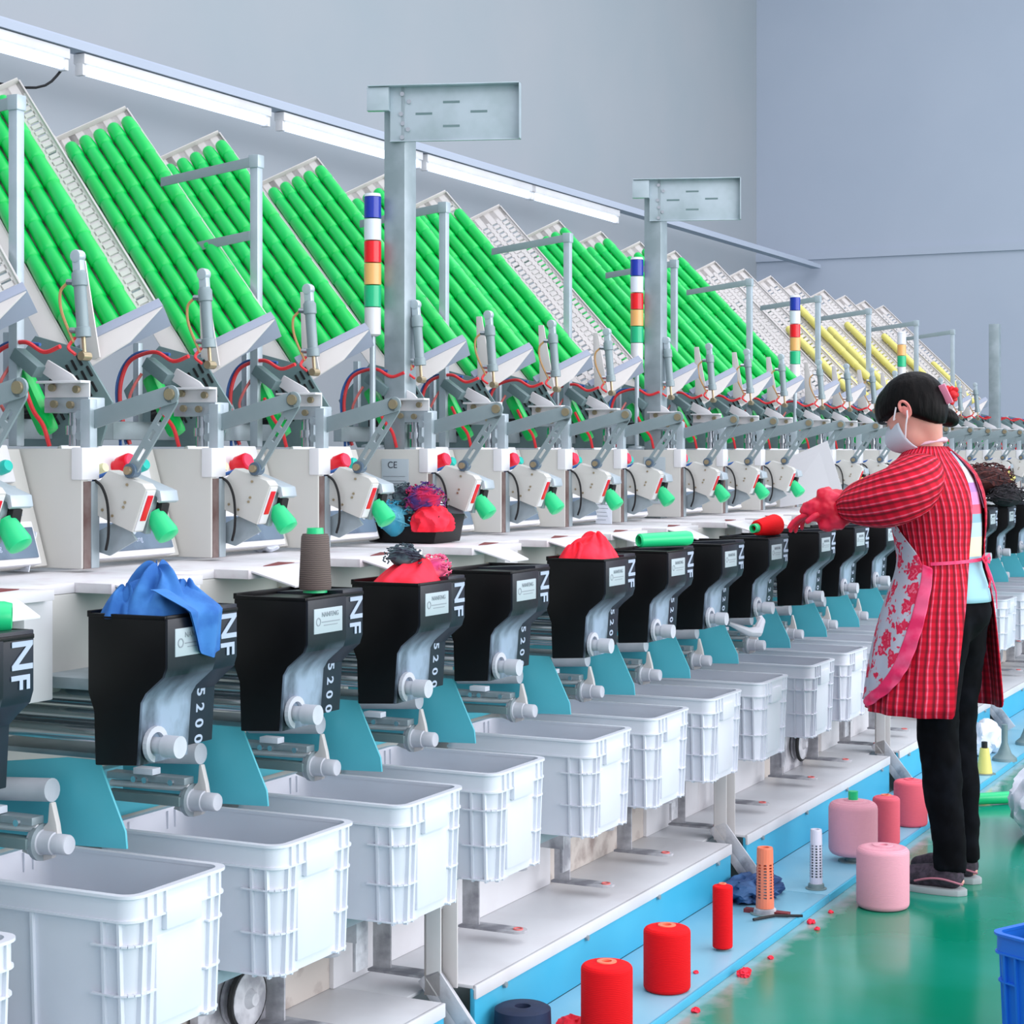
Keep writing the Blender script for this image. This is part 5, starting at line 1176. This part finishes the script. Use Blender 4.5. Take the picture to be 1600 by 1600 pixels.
# waist ties, bow, neck strap
def wpt(deg, z, off=.006): _, f0, rf, rs = sm_at(z); p = R(deg); return Vector((f0 - (rf + off) * math.cos(p), (rs + off) * math.sin(p), z))
def ribbon(name, pts, m=pinkM, wd=.010, th=.002):
    b = MB(); P_ = [Vector(p) for p in pts]; prev = None
    for i, p in enumerate(P_):
        t = (P_[min(i + 1, len(P_) - 1)] - P_[max(i - 1, 0)]).normalized(); nrm = Vector((p.x - .02, p.y, 0)); nrm = (nrm - t * nrm.dot(t)).normalized(); u = t.cross(nrm)
        vs = b.verts([p + u * wd / 2 + nrm * th / 2, p - u * wd / 2 + nrm * th / 2, p - u * wd / 2 - nrm * th / 2, p + u * wd / 2 - nrm * th / 2])
        if prev:
            for k in range(4): b.face([prev[k], prev[(k + 1) % 4], vs[(k + 1) % 4], vs[k]])
        else: b.face(vs[::-1])
        prev = vs
    b.face(prev); return part(b, name, m, person, 0, 60)
ribbon('waist_tie', [wpt(80 - 8 * k, .985 + .012 * k / 10) for k in range(11)])
ribbon('waist_tie', [wpt(-80 + 8 * k, .985 + .012 * k / 10) for k in range(11)])
bw = wpt(2, .997, .012)
bowM = newmat('dark pink ribbon', (214, 20, 70), .7)
b = MB(); ell(b, bw, XYZ, (.009, .011, .009)); part(b, 'bow_knot', bowM, person)
ribbon('bow_loop', [bw, bw + Vector((-.008, .02, .014)), bw + Vector((-.006, .034, .004)), bw + Vector((-.008, .02, -.008)), bw], bowM)
ribbon('bow_loop', [bw, bw + Vector((-.008, -.02, .012)), bw + Vector((-.006, -.034, .002)), bw + Vector((-.008, -.02, -.01)), bw], pinkM)
ribbon('bow_tail', [bw, bw + Vector((-.012, .012, -.03)), bw + Vector((-.018, -.004, -.06)), bw + Vector((-.018, .01, -.085))], bowM)
ribbon('bow_tail', [bw, bw + Vector((-.014, -.018, -.05)), bw + Vector((-.024, -.032, -.10)), bw + Vector((-.022, -.045, -.15))], pinkM)
ribbon('neck_tie', [wpt(1, 1.322, .006), wpt(3, 1.29, .006), wpt(0, 1.25, .006), wpt(4, 1.20, .004), wpt(1, 1.15, .004)], newmat('dark tie', (90, 30, 60), .7), .005)
b = MB(); b.tube([Vector((.062 - .062 * math.cos(a), .064 * math.sin(a), 1.356 - .016 * (1 - math.cos(a)))) + Vector((.010, 0, .0)) for a in [R(-110 + 220 * k / 20) for k in range(21)]], .0075, 8); part(b, 'apron_neck_strap', newmat('pink white strap', (236, 196, 214), .7), person)
# shoes
shoeM = mottled('dark grey knit', (44, 38, 48), (70, 58, 72), 60, .4, .6, .8); soleM = newmat('pale rubber sole', (158, 166, 168), .6); trimM = newmat('dusty pink trim', (176, 108, 124), .7)
for s_, axx, nm in ((1, -.040, 'left'), (-1, -.02, 'right')):
    x0 = axx - .055; Ls = .235; cy = s_ * .086
    def wdt(t): return .033 * (math.sin(math.pi * min(max(t, 0), 1) ** .8) ** .45) * (1 + .22 * t) + .001
    b = MB()
    limb(b, [(x0 + .045, cy, .052), (x0 + .10, cy, .050), (x0 + .16, cy + s_ * .004, .042), (x0 + .205, cy + s_ * .007, .034)], [.036, .035, .034, .026])
    limb(b, [(x0 + .055, cy, .055), (axx, s_ * .083, .085)], [.037, .037])
    u_ = organic(b, nm + '_shoe', shoeM, .005, 3)
    for v in u_.data.vertices: v.co.z = max(v.co.z, .012)
    b = MB(); out = [(x0 + Ls * t, cy + s_ * .008 * t + (wdt(t) + .005) * sg) for sg, ts in ((1, [k / 14 for k in range(15)]), (-1, [1 - k / 14 for k in range(15)])) for t in ts]
    b.sweep([(x, y, .0) for x, y in out], [(x, y, .019) for x, y in out]); part(b, 'sole', soleM, u_, .003)
    b = MB(); b.tube([(x0 + Ls * t, cy + s_ * .008 * t + (wdt(t) + .0045), .034 + .016 * math.sin(t * 5)) for t in [.02 + k * .05 for k in range(13)]], .0035, 6); part(b, 'trim', trimM, u_)
